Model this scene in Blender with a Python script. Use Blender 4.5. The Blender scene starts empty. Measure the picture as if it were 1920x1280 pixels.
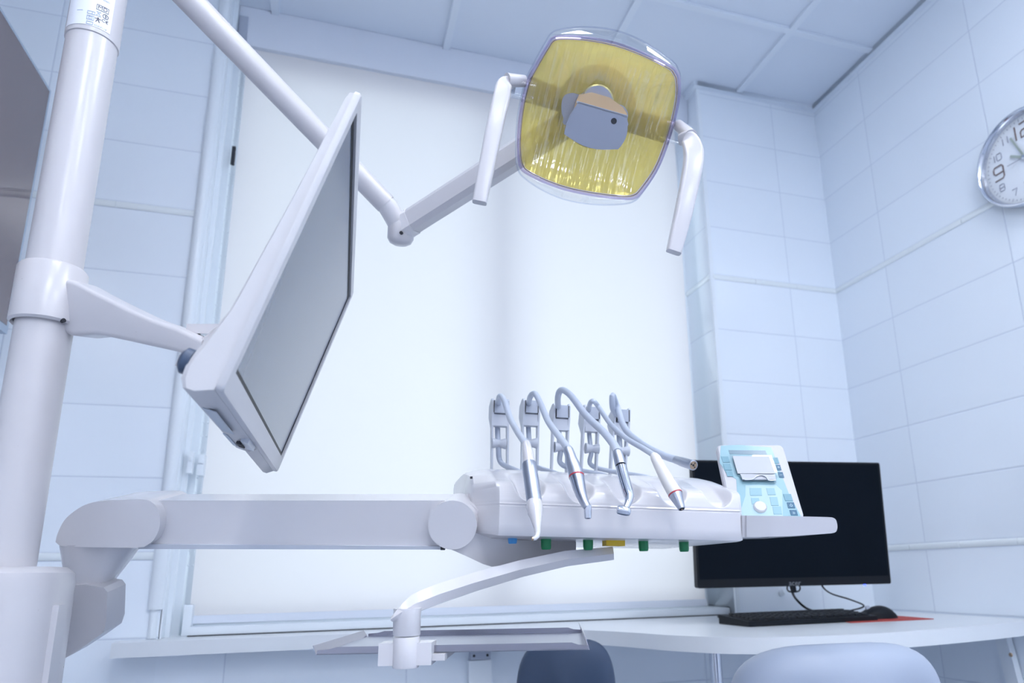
import bpy, bmesh, math, random
from mathutils import Vector, Matrix
random.seed(7)
D = bpy.data
COL = bpy.context.scene.collection
SC = bpy.context.scene
PI = math.pi

# ------------------------------------------------------------------ camera
FPX, PX, PY = 1320.72, 1041.04, 739.91          # focal length and optical axis in 1920x1280 pixels
YAW, PITCH, ROLL = 0.3113, 0.2476, -0.0186
CAM = Vector((-1.9085, -2.1924, 0.9104))
_cy, _sy, _cp, _sp = math.cos(YAW), math.sin(YAW), math.cos(PITCH), math.sin(PITCH)
FWD = Vector((_sy*_cp, _cy*_cp, _sp))
_r0 = Vector((_cy, -_sy, 0)); _u0 = _r0.cross(FWD)
RGT = math.cos(ROLL)*_r0 + math.sin(ROLL)*_u0
UPV = -math.sin(ROLL)*_r0 + math.cos(ROLL)*_u0
cd = D.cameras.new('camera'); cam = D.objects.new('camera', cd); COL.objects.link(cam)
m = Matrix((RGT, UPV, -FWD)).transposed().to_4x4(); m.translation = CAM
cam.matrix_world = m
cd.sensor_width = 36.0; cd.lens = FPX*36/1920
cd.shift_x = -(PX-960)/1920; cd.shift_y = (PY-640)/1920
cd.clip_start = 0.02
cd.dof.use_dof = True; cd.dof.focus_distance = 0.93; cd.dof.aperture_fstop = 6.3
SC.camera = cam

# ------------------------------------------------------------------ world, daylight, exposure
w = D.worlds.new('world'); SC.world = w; w.use_nodes = True
bg = w.node_tree.nodes['Background']; bg.inputs[0].default_value = (0.72, 0.86, 1.0, 1); bg.inputs[1].default_value = 1.2
def area_light(name, loc, target, sx, sy, power, color):
    l = D.lights.new(name, 'AREA'); l.shape = 'RECTANGLE'; l.size = sx; l.size_y = sy; l.energy = power; l.color = color
    o = D.objects.new(name, l); COL.objects.link(o); o.location = loc
    o.rotation_euler = (Vector(target)-Vector(loc)).to_track_quat('-Z', 'Y').to_euler()
    return o
area_light('daylight_sky', (-1.45, 1.3, 2.2), (-1.45, 0.1, 1.8), 2.6, 1.4, 12.0, (0.95, 0.95, 1.0))
area_light('daylight_ground', (-1.1, 1.2, 1.0), (-1.1, 0.1, 0.95), 2.0, 0.9, 11.5, (0.95, 0.96, 1.0))
SC.view_settings.view_transform = 'Standard'; SC.view_settings.look = 'None'
SC.view_settings.gamma = 1.0; SC.view_settings.exposure = 0.0; SC.view_settings.use_curve_mapping = False
SC.cycles.use_denoising = True
SC.cycles.max_bounces = 12; SC.cycles.transparent_max_bounces = 16; SC.cycles.diffuse_bounces = 6
SC.cycles.caustics_reflective = False; SC.cycles.caustics_refractive = False
PANEL_E = 14.8                                   # emission of the ceiling panel diffusers

# ------------------------------------------------------------------ placement helpers
def ray(px, py): return FWD + RGT*((px-PX)/FPX) - UPV*((py-PY)/FPX)
def at(px, py, d): return CAM + ray(px, py)*d
def onz(px, py, z): v = ray(px, py); return CAM + v*((z-CAM.z)/v.z)
def ony(px, py, y): v = ray(px, py); return CAM + v*((y-CAM.y)/v.y)
def onx(px, py, x): v = ray(px, py); return CAM + v*((x-CAM.x)/v.x)
def onplane(px, py, p, n): v = ray(px, py); return CAM + v*((p-CAM).dot(n)/v.dot(n))
def quad(pa, pb, pc, pd, scale):
    """corners of a real rectangle seen at four image points (A top left, clockwise); scale = distance of corner D"""
    a, b, c, d = (ray(*p) for p in (pa, pb, pc, pd))
    k = Matrix((a, -b, c)).transposed().inverted() @ d
    return [CAM+v*(q*scale) for v, q in ((a, k[0]), (b, k[1]), (c, k[2]), (d, 1.0))]
def V(*a): return Vector(a)
X3, Y3, Z3 = V(1, 0, 0), V(0, 1, 0), V(0, 0, 1)

# ------------------------------------------------------------------ materials
MATS = {}
def mat(name, col, rough=0.4, metal=0.0, spec=0.5, coat=0.0, emit=None, estr=0.0, bump=0.0, bscale=200.0, ior=1.5, trans=0.0):
    mt = D.materials.new(name); mt.use_nodes = True
    nt = mt.node_tree; b = nt.nodes['Principled BSDF']
    b.inputs['Base Color'].default_value = (*col, 1); b.inputs['Roughness'].default_value = rough
    b.inputs['Metallic'].default_value = metal; b.inputs['Specular IOR Level'].default_value = spec
    b.inputs['Coat Weight'].default_value = coat; b.inputs['Coat Roughness'].default_value = 0.05
    b.inputs['IOR'].default_value = ior; b.inputs['Transmission Weight'].default_value = trans
    if emit: b.inputs['Emission Color'].default_value = (*emit, 1); b.inputs['Emission Strength'].default_value = estr
    # every surface gets a faint procedural variation of gloss
    tc = nt.nodes.new('ShaderNodeTexCoord'); no = nt.nodes.new('ShaderNodeTexNoise'); no.inputs['Scale'].default_value = bscale
    nt.links.new(tc.outputs['Object'], no.inputs['Vector'])
    mr = nt.nodes.new('ShaderNodeMapRange'); mr.inputs[3].default_value = max(0, rough-0.012); mr.inputs[4].default_value = min(1, rough+0.012)
    nt.links.new(no.outputs[0], mr.inputs[0]); nt.links.new(mr.outputs[0], b.inputs['Roughness'])
    if bump:
        bp = nt.nodes.new('ShaderNodeBump'); bp.inputs['Strength'].default_value = bump; bp.inputs['Distance'].default_value = 0.001
        nt.links.new(no.outputs[0], bp.inputs['Height']); nt.links.new(bp.outputs[0], b.inputs['Normal'])
    MATS[name] = mt
    return mt
def clear_mat(name, tint=(1, 1, 1), gloss=0.5, rough=0.02, fac=0.12):
    """thin clear plastic or glass: transparent with a fresnel reflection"""
    mt = D.materials.new(name); mt.use_nodes = True; nt = mt.node_tree
    for n in list(nt.nodes): nt.nodes.remove(n)
    out = nt.nodes.new('ShaderNodeOutputMaterial'); mx = nt.nodes.new('ShaderNodeMixShader')
    tr = nt.nodes.new('ShaderNodeBsdfTransparent'); gl = nt.nodes.new('ShaderNodeBsdfGlossy'); lw = nt.nodes.new('ShaderNodeLayerWeight')
    tr.inputs[0].default_value = (*tint, 1); gl.inputs['Roughness'].default_value = rough; gl.inputs[0].default_value = (gloss*2, gloss*2, gloss*2, 1)
    lw.inputs['Blend'].default_value = 0.5
    mr = nt.nodes.new('ShaderNodeMapRange'); mr.inputs[1].default_value = 0.0; mr.inputs[2].default_value = 1.0; mr.inputs[3].default_value = 0.04; mr.inputs[4].default_value = fac*2.4
    pw = nt.nodes.new('ShaderNodeMath'); pw.operation = 'POWER'; pw.inputs[1].default_value = 2.5
    nt.links.new(lw.outputs['Facing'], pw.inputs[0]); nt.links.new(pw.outputs[0], mr.inputs[0]); nt.links.new(mr.outputs[0], mx.inputs[0])
    nt.links.new(tr.outputs[0], mx.inputs[1]); nt.links.new(gl.outputs[0], mx.inputs[2])
    nt.links.new(mx.outputs[0], out.inputs[0])
    return mt
def tile_mat(name, axis, off, pitch, col, grout):
    """glazed wall tiles 20 cm high in stack bond; the rows restart under each moulded strip"""
    mt = D.materials.new(name); mt.use_nodes = True; nt = mt.node_tree; b = nt.nodes['Principled BSDF']
    N = lambda t: nt.nodes.new(t)
    geo = N('ShaderNodeNewGeometry'); sep = N('ShaderNodeSeparateXYZ'); nt.links.new(geo.outputs['Position'], sep.inputs[0])
    def M(op, a, c=None):
        n = N('ShaderNodeMath'); n.operation = op
        for i, v in enumerate((a, c)):
            if v is None: continue
            if isinstance(v, (int, float)): n.inputs[i].default_value = v
            else: nt.links.new(v, n.inputs[i])
        return n.outputs[0]
    z = sep.outputs['Z']; a = sep.outputs[axis]
    z1 = M('ADD', M('SUBTRACT', z, 2.407), M('MULTIPLY', M('ADD', M('LESS_THAN', z, 1.996), M('LESS_THAN', z, 0.975)), 0.0217))
    zc = M('DIVIDE', z1, 0.2); ac = M('DIVIDE', M('SUBTRACT', a, off), pitch)
    fz = M('FRACT', zc); fa = M('FRACT', ac)
    dz = M('MULTIPLY', M('MINIMUM', fz, M('SUBTRACT', 1.0, fz)), 0.2)
    da = M('MULTIPLY', M('MINIMUM', fa, M('SUBTRACT', 1.0, fa)), pitch)
    dist = M('MINIMUM', dz, da)
    mr = N('ShaderNodeMapRange'); mr.inputs[1].default_value = 0.0009; mr.inputs[2].default_value = 0.0019; nt.links.new(dist, mr.inputs[0])
    mx = N('ShaderNodeMix'); mx.data_type = 'RGBA'; mx.inputs['A'].default_value = (*grout, 1)
    # each tile a hair different in tone
    cell = N('ShaderNodeCombineXYZ'); nt.links.new(M('FLOOR', zc), cell.inputs[0]); nt.links.new(M('FLOOR', ac), cell.inputs[1])
    wn = N('ShaderNodeTexWhiteNoise'); nt.links.new(cell.outputs[0], wn.inputs[0])
    hv = N('ShaderNodeHueSaturation'); hv.inputs['Color'].default_value = (*col, 1)
    mv = N('ShaderNodeMapRange'); mv.inputs[3].default_value = 0.985; mv.inputs[4].default_value = 1.015; nt.links.new(wn.outputs[0], mv.inputs[0]); nt.links.new(mv.outputs[0], hv.inputs['Value'])
    nt.links.new(hv.outputs[0], mx.inputs['B']); nt.links.new(mr.outputs[0], mx.inputs['Factor']); nt.links.new(mx.outputs['Result'], b.inputs['Base Color'])
    mh = N('ShaderNodeMapRange'); mh.inputs[1].default_value = 0.0005; mh.inputs[2].default_value = 0.004; nt.links.new(dist, mh.inputs[0])
    bp = N('ShaderNodeBump'); bp.inputs['Strength'].default_value = 0.5; bp.inputs['Distance'].default_value = 0.0015
    nt.links.new(mh.outputs[0], bp.inputs['Height']); nt.links.new(bp.outputs[0], b.inputs['Normal'])
    b.inputs['Roughness'].default_value = 0.16
    rr_ = N('ShaderNodeMapRange'); rr_.inputs[3].default_value = 0.7; rr_.inputs[4].default_value = 0.16; nt.links.new(mr.outputs[0], rr_.inputs[0]); nt.links.new(rr_.outputs[0], b.inputs['Roughness'])
    return mt
def blind_mat():
    mt = D.materials.new('blind_fabric'); mt.use_nodes = True; nt = mt.node_tree
    for n in list(nt.nodes): nt.nodes.remove(n)
    N = lambda t: nt.nodes.new(t)
    out = N('ShaderNodeOutputMaterial'); mx = N('ShaderNodeMixShader'); df = N('ShaderNodeBsdfDiffuse'); tl = N('ShaderNodeBsdfTranslucent')
    df.inputs[0].default_value = (0.79, 0.76, 0.76, 1); tl.inputs[0].default_value = (0.88, 0.83, 0.83, 1); mx.inputs[0].default_value = 0.55
    tc = N('ShaderNodeTexCoord'); wv = N('ShaderNodeTexWave'); wv.inputs['Scale'].default_value = 300; bp = N('ShaderNodeBump'); bp.inputs['Strength'].default_value = 0.05
    nt.links.new(tc.outputs['Object'], wv.inputs[0]); nt.links.new(wv.outputs[1], bp.inputs['Height'])
    nt.links.new(bp.outputs[0], df.inputs['Normal'])
    nt.links.new(df.outputs[0], mx.inputs[1]); nt.links.new(tl.outputs[0], mx.inputs[2]); nt.links.new(mx.outputs[0], out.inputs[0])
    return mt
def reflector_mat():
    """dichroic lamp mirror: lets yellow light through and mirrors the room in fine vertical facets"""
    mt = D.materials.new('dichroic_reflector'); mt.use_nodes = True; nt = mt.node_tree
    for n in list(nt.nodes): nt.nodes.remove(n)
    N = lambda t: nt.nodes.new(t)
    out = N('ShaderNodeOutputMaterial'); m1 = N('ShaderNodeMixShader'); m2 = N('ShaderNodeMixShader')
    tr = N('ShaderNodeBsdfTransparent'); tr.inputs[0].default_value = (1.0, 0.84, 0.26, 1)
    df = N('ShaderNodeBsdfDiffuse'); df.inputs[0].default_value = (1.0, 0.76, 0.14, 1)
    tl = N('ShaderNodeBsdfTranslucent'); tl.inputs[0].default_value = (1.0, 0.80, 0.22, 1); m0 = N('ShaderNodeMixShader'); m0.inputs[0].default_value = 0.5
    nt.links.new(df.outputs[0], m0.inputs[1]); nt.links.new(tl.outputs[0], m0.inputs[2])
    gl = N('ShaderNodeBsdfGlossy'); gl.inputs[0].default_value = (0.9, 0.95, 1.0, 1); gl.inputs['Roughness'].default_value = 0.06
    uv = N('ShaderNodeUVMap'); mp = N('ShaderNodeMapping'); mp.inputs['Scale'].default_value = (1, 0.08, 1)
    wv = N('ShaderNodeTexNoise'); wv.inputs['Scale'].default_value = 9; wv.inputs['Detail'].default_value = 2
    nt.links.new(uv.outputs[0], mp.inputs[0]); nt.links.new(mp.outputs[0], wv.inputs[0])
    bp = N('ShaderNodeBump'); bp.inputs['Strength'].default_value = 0.8; bp.inputs['Distance'].default_value = 0.010
    nt.links.new(wv.outputs[0], bp.inputs['Height']); nt.links.new(bp.outputs[0], gl.inputs['Normal'])
    m1.inputs[0].default_value = 0.42; m2.inputs[0].default_value = 0.19
    nt.links.new(tr.outputs[0], m1.inputs[1]); nt.links.new(m0.outputs[0], m1.inputs[2])
    nt.links.new(m1.outputs[0], m2.inputs[1]); nt.links.new(gl.outputs[0], m2.inputs[2]); nt.links.new(m2.outputs[0], out.inputs[0])
    return mt

TILE, GROUT = (0.82, 0.88, 0.95), (0.60, 0.66, 0.755)
PITCH_T = 0.4834
M_TB = tile_mat('tile_back', 'X', -0.2186, PITCH_T, TILE, GROUT)
M_TBL = tile_mat('tile_back_left', 'X', -2.30, PITCH_T, TILE, GROUT)
M_TR = tile_mat('tile_right', 'Y', -0.2718, PITCH_T, TILE, GROUT)
M_CEIL = mat('ceiling_tile', (0.71, 0.77, 0.86), 0.7, bump=0.1, bscale=120)
M_BAR = mat('ceiling_bar', (0.74, 0.80, 0.88), 0.45)
M_WALL = mat('painted_wall', (0.76, 0.77, 0.80), 0.6)
M_FLOOR = mat('floor_vinyl', (0.34, 0.38, 0.46), 0.4)
M_RAIL = mat('moulded_strip', (0.80, 0.85, 0.87), 0.12, coat=0.6)
M_PVC = mat('white_pvc', (0.78, 0.83, 0.88), 0.36)
M_ALU = mat('blind_aluminium', (0.70, 0.74, 0.82), 0.4)
M_PLASTIC = mat('white_plastic', (0.69, 0.675, 0.70), 0.2, coat=0.35)
M_PLASTIC2 = mat('satin_white_plastic', (0.63, 0.62, 0.64), 0.42)
M_LACQ = mat('white_lacquer', (0.60, 0.585, 0.61), 0.28, coat=0.12)
M_GREYP = mat('grey_plastic', (0.42, 0.46, 0.55), 0.38)
M_LGREY = mat('light_grey_plastic', (0.56, 0.59, 0.66), 0.36)
M_SHADE = mat('bulb_shield_grey', (0.35, 0.38, 0.46), 0.3, coat=0.4)
M_TAN = mat('tan_ceramic', (0.72, 0.50, 0.28), 0.45)
M_BLACK = mat('black_plastic', (0.006, 0.008, 0.012), 0.45, spec=0.2)
M_SCREEN = mat('black_screen', (0.004, 0.007, 0.012), 0.5, spec=0.05)
M_DARKHOLE = mat('dark_recess', (0.015, 0.017, 0.025), 0.6)
M_STEEL = mat('brushed_steel', (0.50, 0.53, 0.61), 0.30, metal=1.0)
M_CHROME = mat('chrome', (0.66, 0.69, 0.76), 0.14, metal=1.0)
M_ANOD = mat('anodised_steel', (0.48, 0.52, 0.61), 0.42, metal=0.85)
M_HOSE = mat('hose_silicone', (0.52, 0.57, 0.67), 0.4)
M_IVORY = mat('ivory_handpiece', (0.82, 0.80, 0.78), 0.35)
M_RED = mat('red_ring', (0.50, 0.06, 0.08), 0.35)
M_BRASS = mat('brass_contact', (0.55, 0.40, 0.28), 0.3, metal=1.0)
M_GREEN = mat('green_knob', (0.004, 0.20, 0.07), 0.4)
M_BLUE = mat('blue_knob', (0.06, 0.32, 0.70), 0.4)
M_YELLOW = mat('yellow_clip', (0.72, 0.48, 0.02), 0.4)
M_DESK = mat('white_laminate', (0.74, 0.77, 0.80), 0.28)
M_REDPAD = mat('red_mat_cloth', (0.42, 0.055, 0.045), 0.8)
M_NAVY = mat('navy_vinyl', (0.055, 0.085, 0.15), 0.45, bump=0.1, bscale=600)
M_PALEV = mat('pale_vinyl', (0.37, 0.42, 0.52), 0.42, bump=0.08, bscale=600)
M_LCD = mat('lcd_gloss', (0.10, 0.135, 0.20), 0.16, ior=1.42)
M_TV = mat('tv_gloss', (0.14, 0.10, 0.105), 0.03, spec=0.7, ior=1.8)
M_TVF = mat('tv_frame', (0.42, 0.50, 0.60), 0.3, metal=0.4)
M_LED = mat('blue_led', (0.02, 0.03, 0.6), 0.3, emit=(0.05, 0.08, 1.0), estr=6)
M_DIFF = mat('light_diffuser', (0.9, 0.9, 0.9), 0.5, emit=(0.91, 0.94, 1.0), estr=PANEL_E)
M_GLASS = clear_mat('window_glass', (0.93, 0.97, 0.98))
M_CLEAR = clear_mat('clear_plastic', (0.98, 0.985, 0.99), 0.5, 0.03, 0.25)
M_COVER = clear_mat('lamp_cover', (0.99, 0.99, 1.0), 0.5, 0.02, 0.14)
M_PURPLE = clear_mat('violet_edge', (0.84, 0.79, 0.91), 0.5, 0.03, 0.35)
M_PANELW = mat('panel_white', (0.56, 0.56, 0.60), 0.5)
M_YOKE = mat('shaded_white_yoke', (0.13, 0.15, 0.20), 0.4)  # white yoke behind the reflector, its shade put into the colour
M_VIOLET = clear_mat('violet_bead', (0.50, 0.42, 0.66), 0.5, 0.03, 0.3)
M_CLEARW = clear_mat('clear_rim', (0.86, 0.88, 0.93), 0.5, 0.05, 0.4)
M_REFL = reflector_mat()
M_BLIND = blind_mat()
M_TEAL = mat('teal_overlay', (0.26, 0.45, 0.52), 0.3, coat=0.15)
M_TEALD = mat('teal_dark', (0.025, 0.12, 0.22), 0.4, coat=0.0)
M_TEALM = mat('teal_mid', (0.15, 0.32, 0.40), 0.4, coat=0.0)
M_PALEK = mat('pale_key', (0.40, 0.56, 0.63), 0.3, coat=0.15)
M_LCDG = mat('display_grey', (0.16, 0.25, 0.32), 0.2)
M_CLOCKF = mat('clock_face', (0.80, 0.84, 0.90), 0.35)
M_BROWN = mat('bronze_numeral', (0.22, 0.17, 0.17), 0.4)
M_GREYN = mat('grey_numeral', (0.36, 0.38, 0.46), 0.4)
M_GOLD = mat('pale_gold_hand', (0.50, 0.56, 0.50), 0.3, metal=0.5)
M_INK = mat('label_ink', (0.10, 0.10, 0.14), 0.5)
M_INK2 = mat('faded_ink', (0.38, 0.44, 0.58), 0.5)
M_STICK = mat('label_paper', (0.80, 0.83, 0.90), 0.4)
M_GREYST = mat('grey_sticker', (0.46, 0.52, 0.60), 0.4)
M_PLATE = mat('matt_grey_plate', (0.50, 0.52, 0.57), 0.5)
M_TRAYRIM = mat('steel_dark_reflection', (0.36, 0.36, 0.42), 0.22, metal=1.0)  # tray rim steel, reflection of the dark room put into the colour
M_LOGO = mat('grey_logo', (0.16, 0.17, 0.19), 0.4)

# ------------------------------------------------------------------ mesh builder
def rr(w, h, r, k=5):
    """rounded rectangle loop, counter-clockwise"""
    r = min(r, w/2-1e-5, h/2-1e-5); out = []
    for cx, cy, a0 in ((w/2-r, h/2-r, 0), (-w/2+r, h/2-r, 90), (-w/2+r, -h/2+r, 180), (w/2-r, -h/2+r, 270)):
        for i in range(k+1):
            a = math.radians(a0+90*i/k); out.append((cx+r*math.cos(a), cy+r*math.sin(a)))
    return out
def circ(r, n=20): return [(r*math.cos(2*PI*i/n), r*math.sin(2*PI*i/n)) for i in range(n)]
def squircle(a, b, p, n=64):
    out = []
    for i in range(n):
        t = 2*PI*i/n; c, s = math.cos(t), math.sin(t)
        out.append((a*math.copysign(abs(c)**(2/p), c), b*math.copysign(abs(s)**(2/p), s)))
    return out
def smooth_path(pts, k=8, vals=None):
    """Catmull-Rom through points; vals (radius etc.) go along"""
    P = [Vector(p) for p in pts]; n = len(P); out = []; ov = []
    for i in range(n-1):
        p0, p1, p2, p3 = P[max(i-1, 0)], P[i], P[i+1], P[min(i+2, n-1)]
        for j in range(k):
            t = j/k
            out.append(0.5*((2*p1)+(p2-p0)*t+(2*p0-5*p1+4*p2-p3)*t*t+(3*p1-p0-3*p2+p3)*t**3))
            if vals: ov.append(vals[i]*(1-t)+vals[i+1]*t)
    out.append(P[-1]); ov.append(vals[-1] if vals else None)
    return (out, ov) if vals else out
class B:
    def __init__(self): self.bm = bmesh.new()
    def face(self, pts):
        vs = [self.bm.verts.new(p) for p in pts]
        return self.bm.faces.new(vs)
    def rings(self, rings, cap0=True, cap1=True, closed=False):
        R = [[self.bm.verts.new(p) for p in rg] for rg in rings]; n = len(R[0])
        for a, b in zip(R, R[1:]+([R[0]] if closed else [])):
            for i in range(n):
                j = (i+1) % n
                self.bm.faces.new((a[i], a[j], b[j], b[i]))
        if not closed:
            if cap0: self.bm.faces.new(R[0][::-1])
            if cap1: self.bm.faces.new(R[-1])
        return self
    def box(self, c, s, ax=(X3, Y3, Z3)):
        c = Vector(c); hx, hy, hz = ax[0]*s[0]/2, ax[1]*s[1]/2, ax[2]*s[2]/2
        lo = [c-hx-hy-hz, c+hx-hy-hz, c+hx+hy-hz, c-hx+hy-hz]; hi = [p+2*hz for p in lo]
        return self.rings([lo, hi])
    def bx(self, x0, x1, y0, y1, z0, z1): return self.box(((x0+x1)/2, (y0+y1)/2, (z0+z1)/2), (abs(x1-x0), abs(y1-y0), abs(z1-z0)))
    def prism(self, pts, off): return self.rings([[Vector(p) for p in pts], [Vector(p)+off for p in pts]])
    def ext(self, loop, c, ex, ey, ez, h): return self.rings([[c+ex*x+ey*y for x, y in loop], [c+ex*x+ey*y+ez*h for x, y in loop]])
    def sweep(self, path, loops, up=None, caps=True):
        """loops: one 2D loop or one per path point; up fixes the frame, otherwise parallel transport"""
        path = [Vector(p) for p in path]; n = len(path)
        per = isinstance(loops[0][0], (list, tuple)) and not isinstance(loops[0][0], (int, float)) and len(loops) == n and isinstance(loops[0][0][0], (int, float))
        rings = []; prev = None
        for i in range(n):
            t = (path[min(i+1, n-1)]-path[max(i-1, 0)]).normalized()
            if up is not None: side = t.cross(up).normalized()
            else:
                if prev is None:
                    a = Z3 if abs(t.z) < 0.9 else X3; side = t.cross(a).normalized()
                else: side = (prev-t*prev.dot(t)).normalized()
            prev = side; upv = side.cross(t)
            lp = loops[i] if per else loops
            rings.append([path[i]+side*x+upv*y for x, y in lp])
        return self.rings(rings, caps, caps)
    def tube(self, path, r, n=16, caps=True):
        if isinstance(r, (int, float)): r = [r]*len(path)
        return self.sweep(path, [circ(q, n) for q in r], caps=caps)
    def lathe(self, o, axis, prof, n=32, cap0=True, cap1=True):
        axis = Vector(axis).normalized(); a = Z3 if abs(axis.z) < 0.9 else X3
        s = axis.cross(a).normalized(); u = axis.cross(s)
        return self.rings([[Vector(o)+axis*h+(s*math.cos(2*PI*i/n)+u*math.sin(2*PI*i/n))*max(r, 1e-5) for i in range(n)] for r, h in prof], cap0, cap1)
    def ring(self, o, ex, ey, rad, r, n=40, k=10):
        nz = ex.cross(ey).normalized(); rings = []
        for i in range(n):
            a = 2*PI*i/n; d = ex*math.cos(a)+ey*math.sin(a)
            rings.append([o+d*(rad+r*math.cos(2*PI*j/k))+nz*r*math.sin(2*PI*j/k) for j in range(k)])
        return self.rings(rings, closed=True)
    def text(self, s, size, o, ex, ey, depth=0.0005, fn=None, align='CENTER'):
        cu = D.curves.new('lettering', 'FONT'); cu.body = s; cu.size = size; cu.align_x = align; cu.align_y = 'CENTER'; cu.extrude = depth; cu.resolution_u = 3
        ob = D.objects.new('lettering', cu); me = D.meshes.new_from_object(ob)
        ez = ex.cross(ey).normalized()
        tmp = bmesh.new(); tmp.from_mesh(me)
        mp = {}
        for v in tmp.verts:
            p = fn(v.co) if fn else o+ex*v.co.x+ey*v.co.y+ez*v.co.z
            mp[v.index] = self.bm.verts.new(p)
        for f in tmp.faces:
            try: self.bm.faces.new([mp[v.index] for v in f.verts])
            except ValueError: pass
        tmp.free(); D.objects.remove(ob); D.curves.remove(cu); D.meshes.remove(me)
        return self
    def bevel(self, w, seg=2, ang=28):
        es = [e for e in self.bm.edges if len(e.link_faces) == 2 and e.calc_face_angle(0) > math.radians(ang)]
        if es: bmesh.ops.bevel(self.bm, geom=es, offset=w, segments=seg, profile=0.5, affect='EDGES', clamp_overlap=True)
        return self
def wloc(o):
    p = Vector(o.location)
    while o.parent: o = o.parent; p += o.location
    return p
def build(name, b, material, parent=None, loc=None, smooth=38):
    bm = b.bm
    bmesh.ops.remove_doubles(bm, verts=bm.verts, dist=1e-6)
    bmesh.ops.recalc_face_normals(bm, faces=bm.faces)
    if parent is not None: off = wloc(parent)
    elif loc is not None: off = Vector(loc)
    else:
        xs = [v.co for v in bm.verts]
        off = V((min(p.x for p in xs)+max(p.x for p in xs))/2, (min(p.y for p in xs)+max(p.y for p in xs))/2, min(p.z for p in xs))
    for v in bm.verts: v.co -= off
    for f in bm.faces: f.smooth = True
    for e in bm.edges:
        e.smooth = not (len(e.link_faces) == 2 and e.calc_face_angle(0) > math.radians(smooth))
    me = D.meshes.new(name); bm.to_mesh(me); bm.free()
    for mm in (material if isinstance(material, (list, tuple)) else [material]): me.materials.append(mm)
    o = D.objects.new(name, me); COL.objects.link(o)
    if parent is not None: o.parent = parent
    else: o.location = off
    return o
def tag(o, label, cat, group=None):
    o['label'] = label; o['category'] = cat
    if group: o['group'] = group
    return o
def thing(name, label, cat, loc, group=None):
    o = D.objects.new(name, None); o.empty_display_size = 0.05; COL.objects.link(o); o.location = loc
    return tag(o, label, cat, group)
def struct(o): o['kind'] = 'structure'; return o

# ------------------------------------------------------------------ the room
CZ = 2.844; LX = -3.20; FY = -4.70
WX0, WX1 = -2.318, -0.572                        # window recess
struct(build('floor', B().bx(LX-0.12, 0.12, FY-0.12, 0.27, -0.1, 0), M_FLOOR))
struct(build('ceiling', B().bx(LX-0.12, 0.12, FY-0.12, 0.27, CZ, CZ+0.08), M_CEIL))
wb = B(); wb.bx(LX-0.12, WX0, 0, 0.27, 0, CZ)
nleft = len(wb.bm.faces)
wb.bx(WX1, 0, 0, 0.27, 0, CZ).bx(WX0, WX1, 0, 0.27, 0, 0.722)
for i, f in enumerate(wb.bm.faces): f.material_index = 0 if i < nleft else 1
ob = struct(build('wall_back', wb, [M_TBL, M_TB]))
struct(build('wall_right', B().bx(0, 0.12, FY, 0.27, 0, CZ), M_TR))
struct(build('wall_left', B().bx(LX-0.12, LX, FY, 0, 0, CZ), M_WALL))
struct(build('wall_front', B().bx(LX-0.12, 0.12, FY-0.12, FY, 0, CZ), M_WALL))
# ceiling grid bars, perimeter angle
g = B()
for k in range(5):
    x = -0.382-0.602*k
    if x > LX: g.bx(x-0.0125, x+0.0125, FY, 0.09 if WX0 < x < WX1 else -0.001, CZ-0.012, CZ)
for k in range(8):
    y = -0.372-0.602*k
    if y > FY: g.bx(LX, 0, y-0.012, y+0.012, CZ-0.0115, CZ)
struct(build('trim_1', g, M_BAR))
g = B(); g.bx(-0.022, 0, FY, 0, CZ-0.02, CZ).bx(WX1, -0.022, -0.022, 0, CZ-0.02, CZ).bx(LX, WX0, -0.022, 0, CZ-0.02, CZ).bx(WX1-0.02, WX1, -0.022, 0.09, CZ-0.02, CZ).bx(LX, LX+0.022, FY, -0.022, CZ-0.02, CZ)
struct(build('trim_2', g, M_BAR))
# moulded strips between the tile rows, one object per run, with the little joints
def strip(n, segs):
    b = B()
    for (p, q, nrm) in segs:
        p, q = Vector(p), Vector(q); L = (q-p).length; t = (q-p)/L; k = max(1, round(L/0.20))
        prof = [(0, -0.0105), (0.002, -0.0100), (0.0040, -0.006), (0.0046, 0), (0.0040, 0.006), (0.002, 0.0100), (0, 0.0105)]
        for i in range(k):
            a = p+t*(L*i/k+0.0008); e = p+t*(L*(i+1)/k-0.0008)
            b.rings([[a+nrm*x+Z3*y for x, y in prof], [e+nrm*x+Z3*y for x, y in prof]])
    return struct(build('trim_%d' % n, b, M_RAIL))
for n, z in ((3, 1.996), (4, 0.975)):
    strip(n, [((LX, 0, z), (WX0-0.034, 0, z), -Y3), ((WX1+0.008, 0, z), (-0.0, 0, z), -Y3), ((0, 0, z), (0, FY, z), -X3), ((WX1, 0.004, z), (WX1, 0.19, z), -X3)])
# corner edgings of the window recess
e = B(); e.bx(WX1-0.002, WX1+0.014, -0.003, 0.006, 0.76, CZ-0.02)
struct(build('trim_5', e.bevel(0.002), M_PVC))
e = B(); prof = [(-0.036, 0), (-0.034, -0.008), (-0.027, -0.014), (-0.018, -0.016), (-0.009, -0.014), (-0.002, -0.008), (0.0, 0)]
e.rings([[V(WX0+x, y, 0.835) for x, y in prof], [V(WX0+x, y, CZ) for x, y in prof]])
e.rings([[V(WX0-0.018+0.6*(x+0.018), y*0.6, 0.762) for x, y in prof], [V(WX0-0.018+0.6*(x+0.018), y*0.6, 0.835) for x, y in prof]])
struct(build('trim_6', e, M_PVC))
# white lining of the left reveal with the frame profiles
e = B(); e.bx(WX0-0.002, WX0+0.004, 0.0, 0.19, 0.76, CZ).bx(WX0, WX0+0.03, 0.10, 0.14, 0.76, CZ).bx(WX0, WX0+0.016, 0.045, 0.065, 0.76, CZ)
struct(build('trim_7', e.bevel(0.002), M_PVC))
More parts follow.
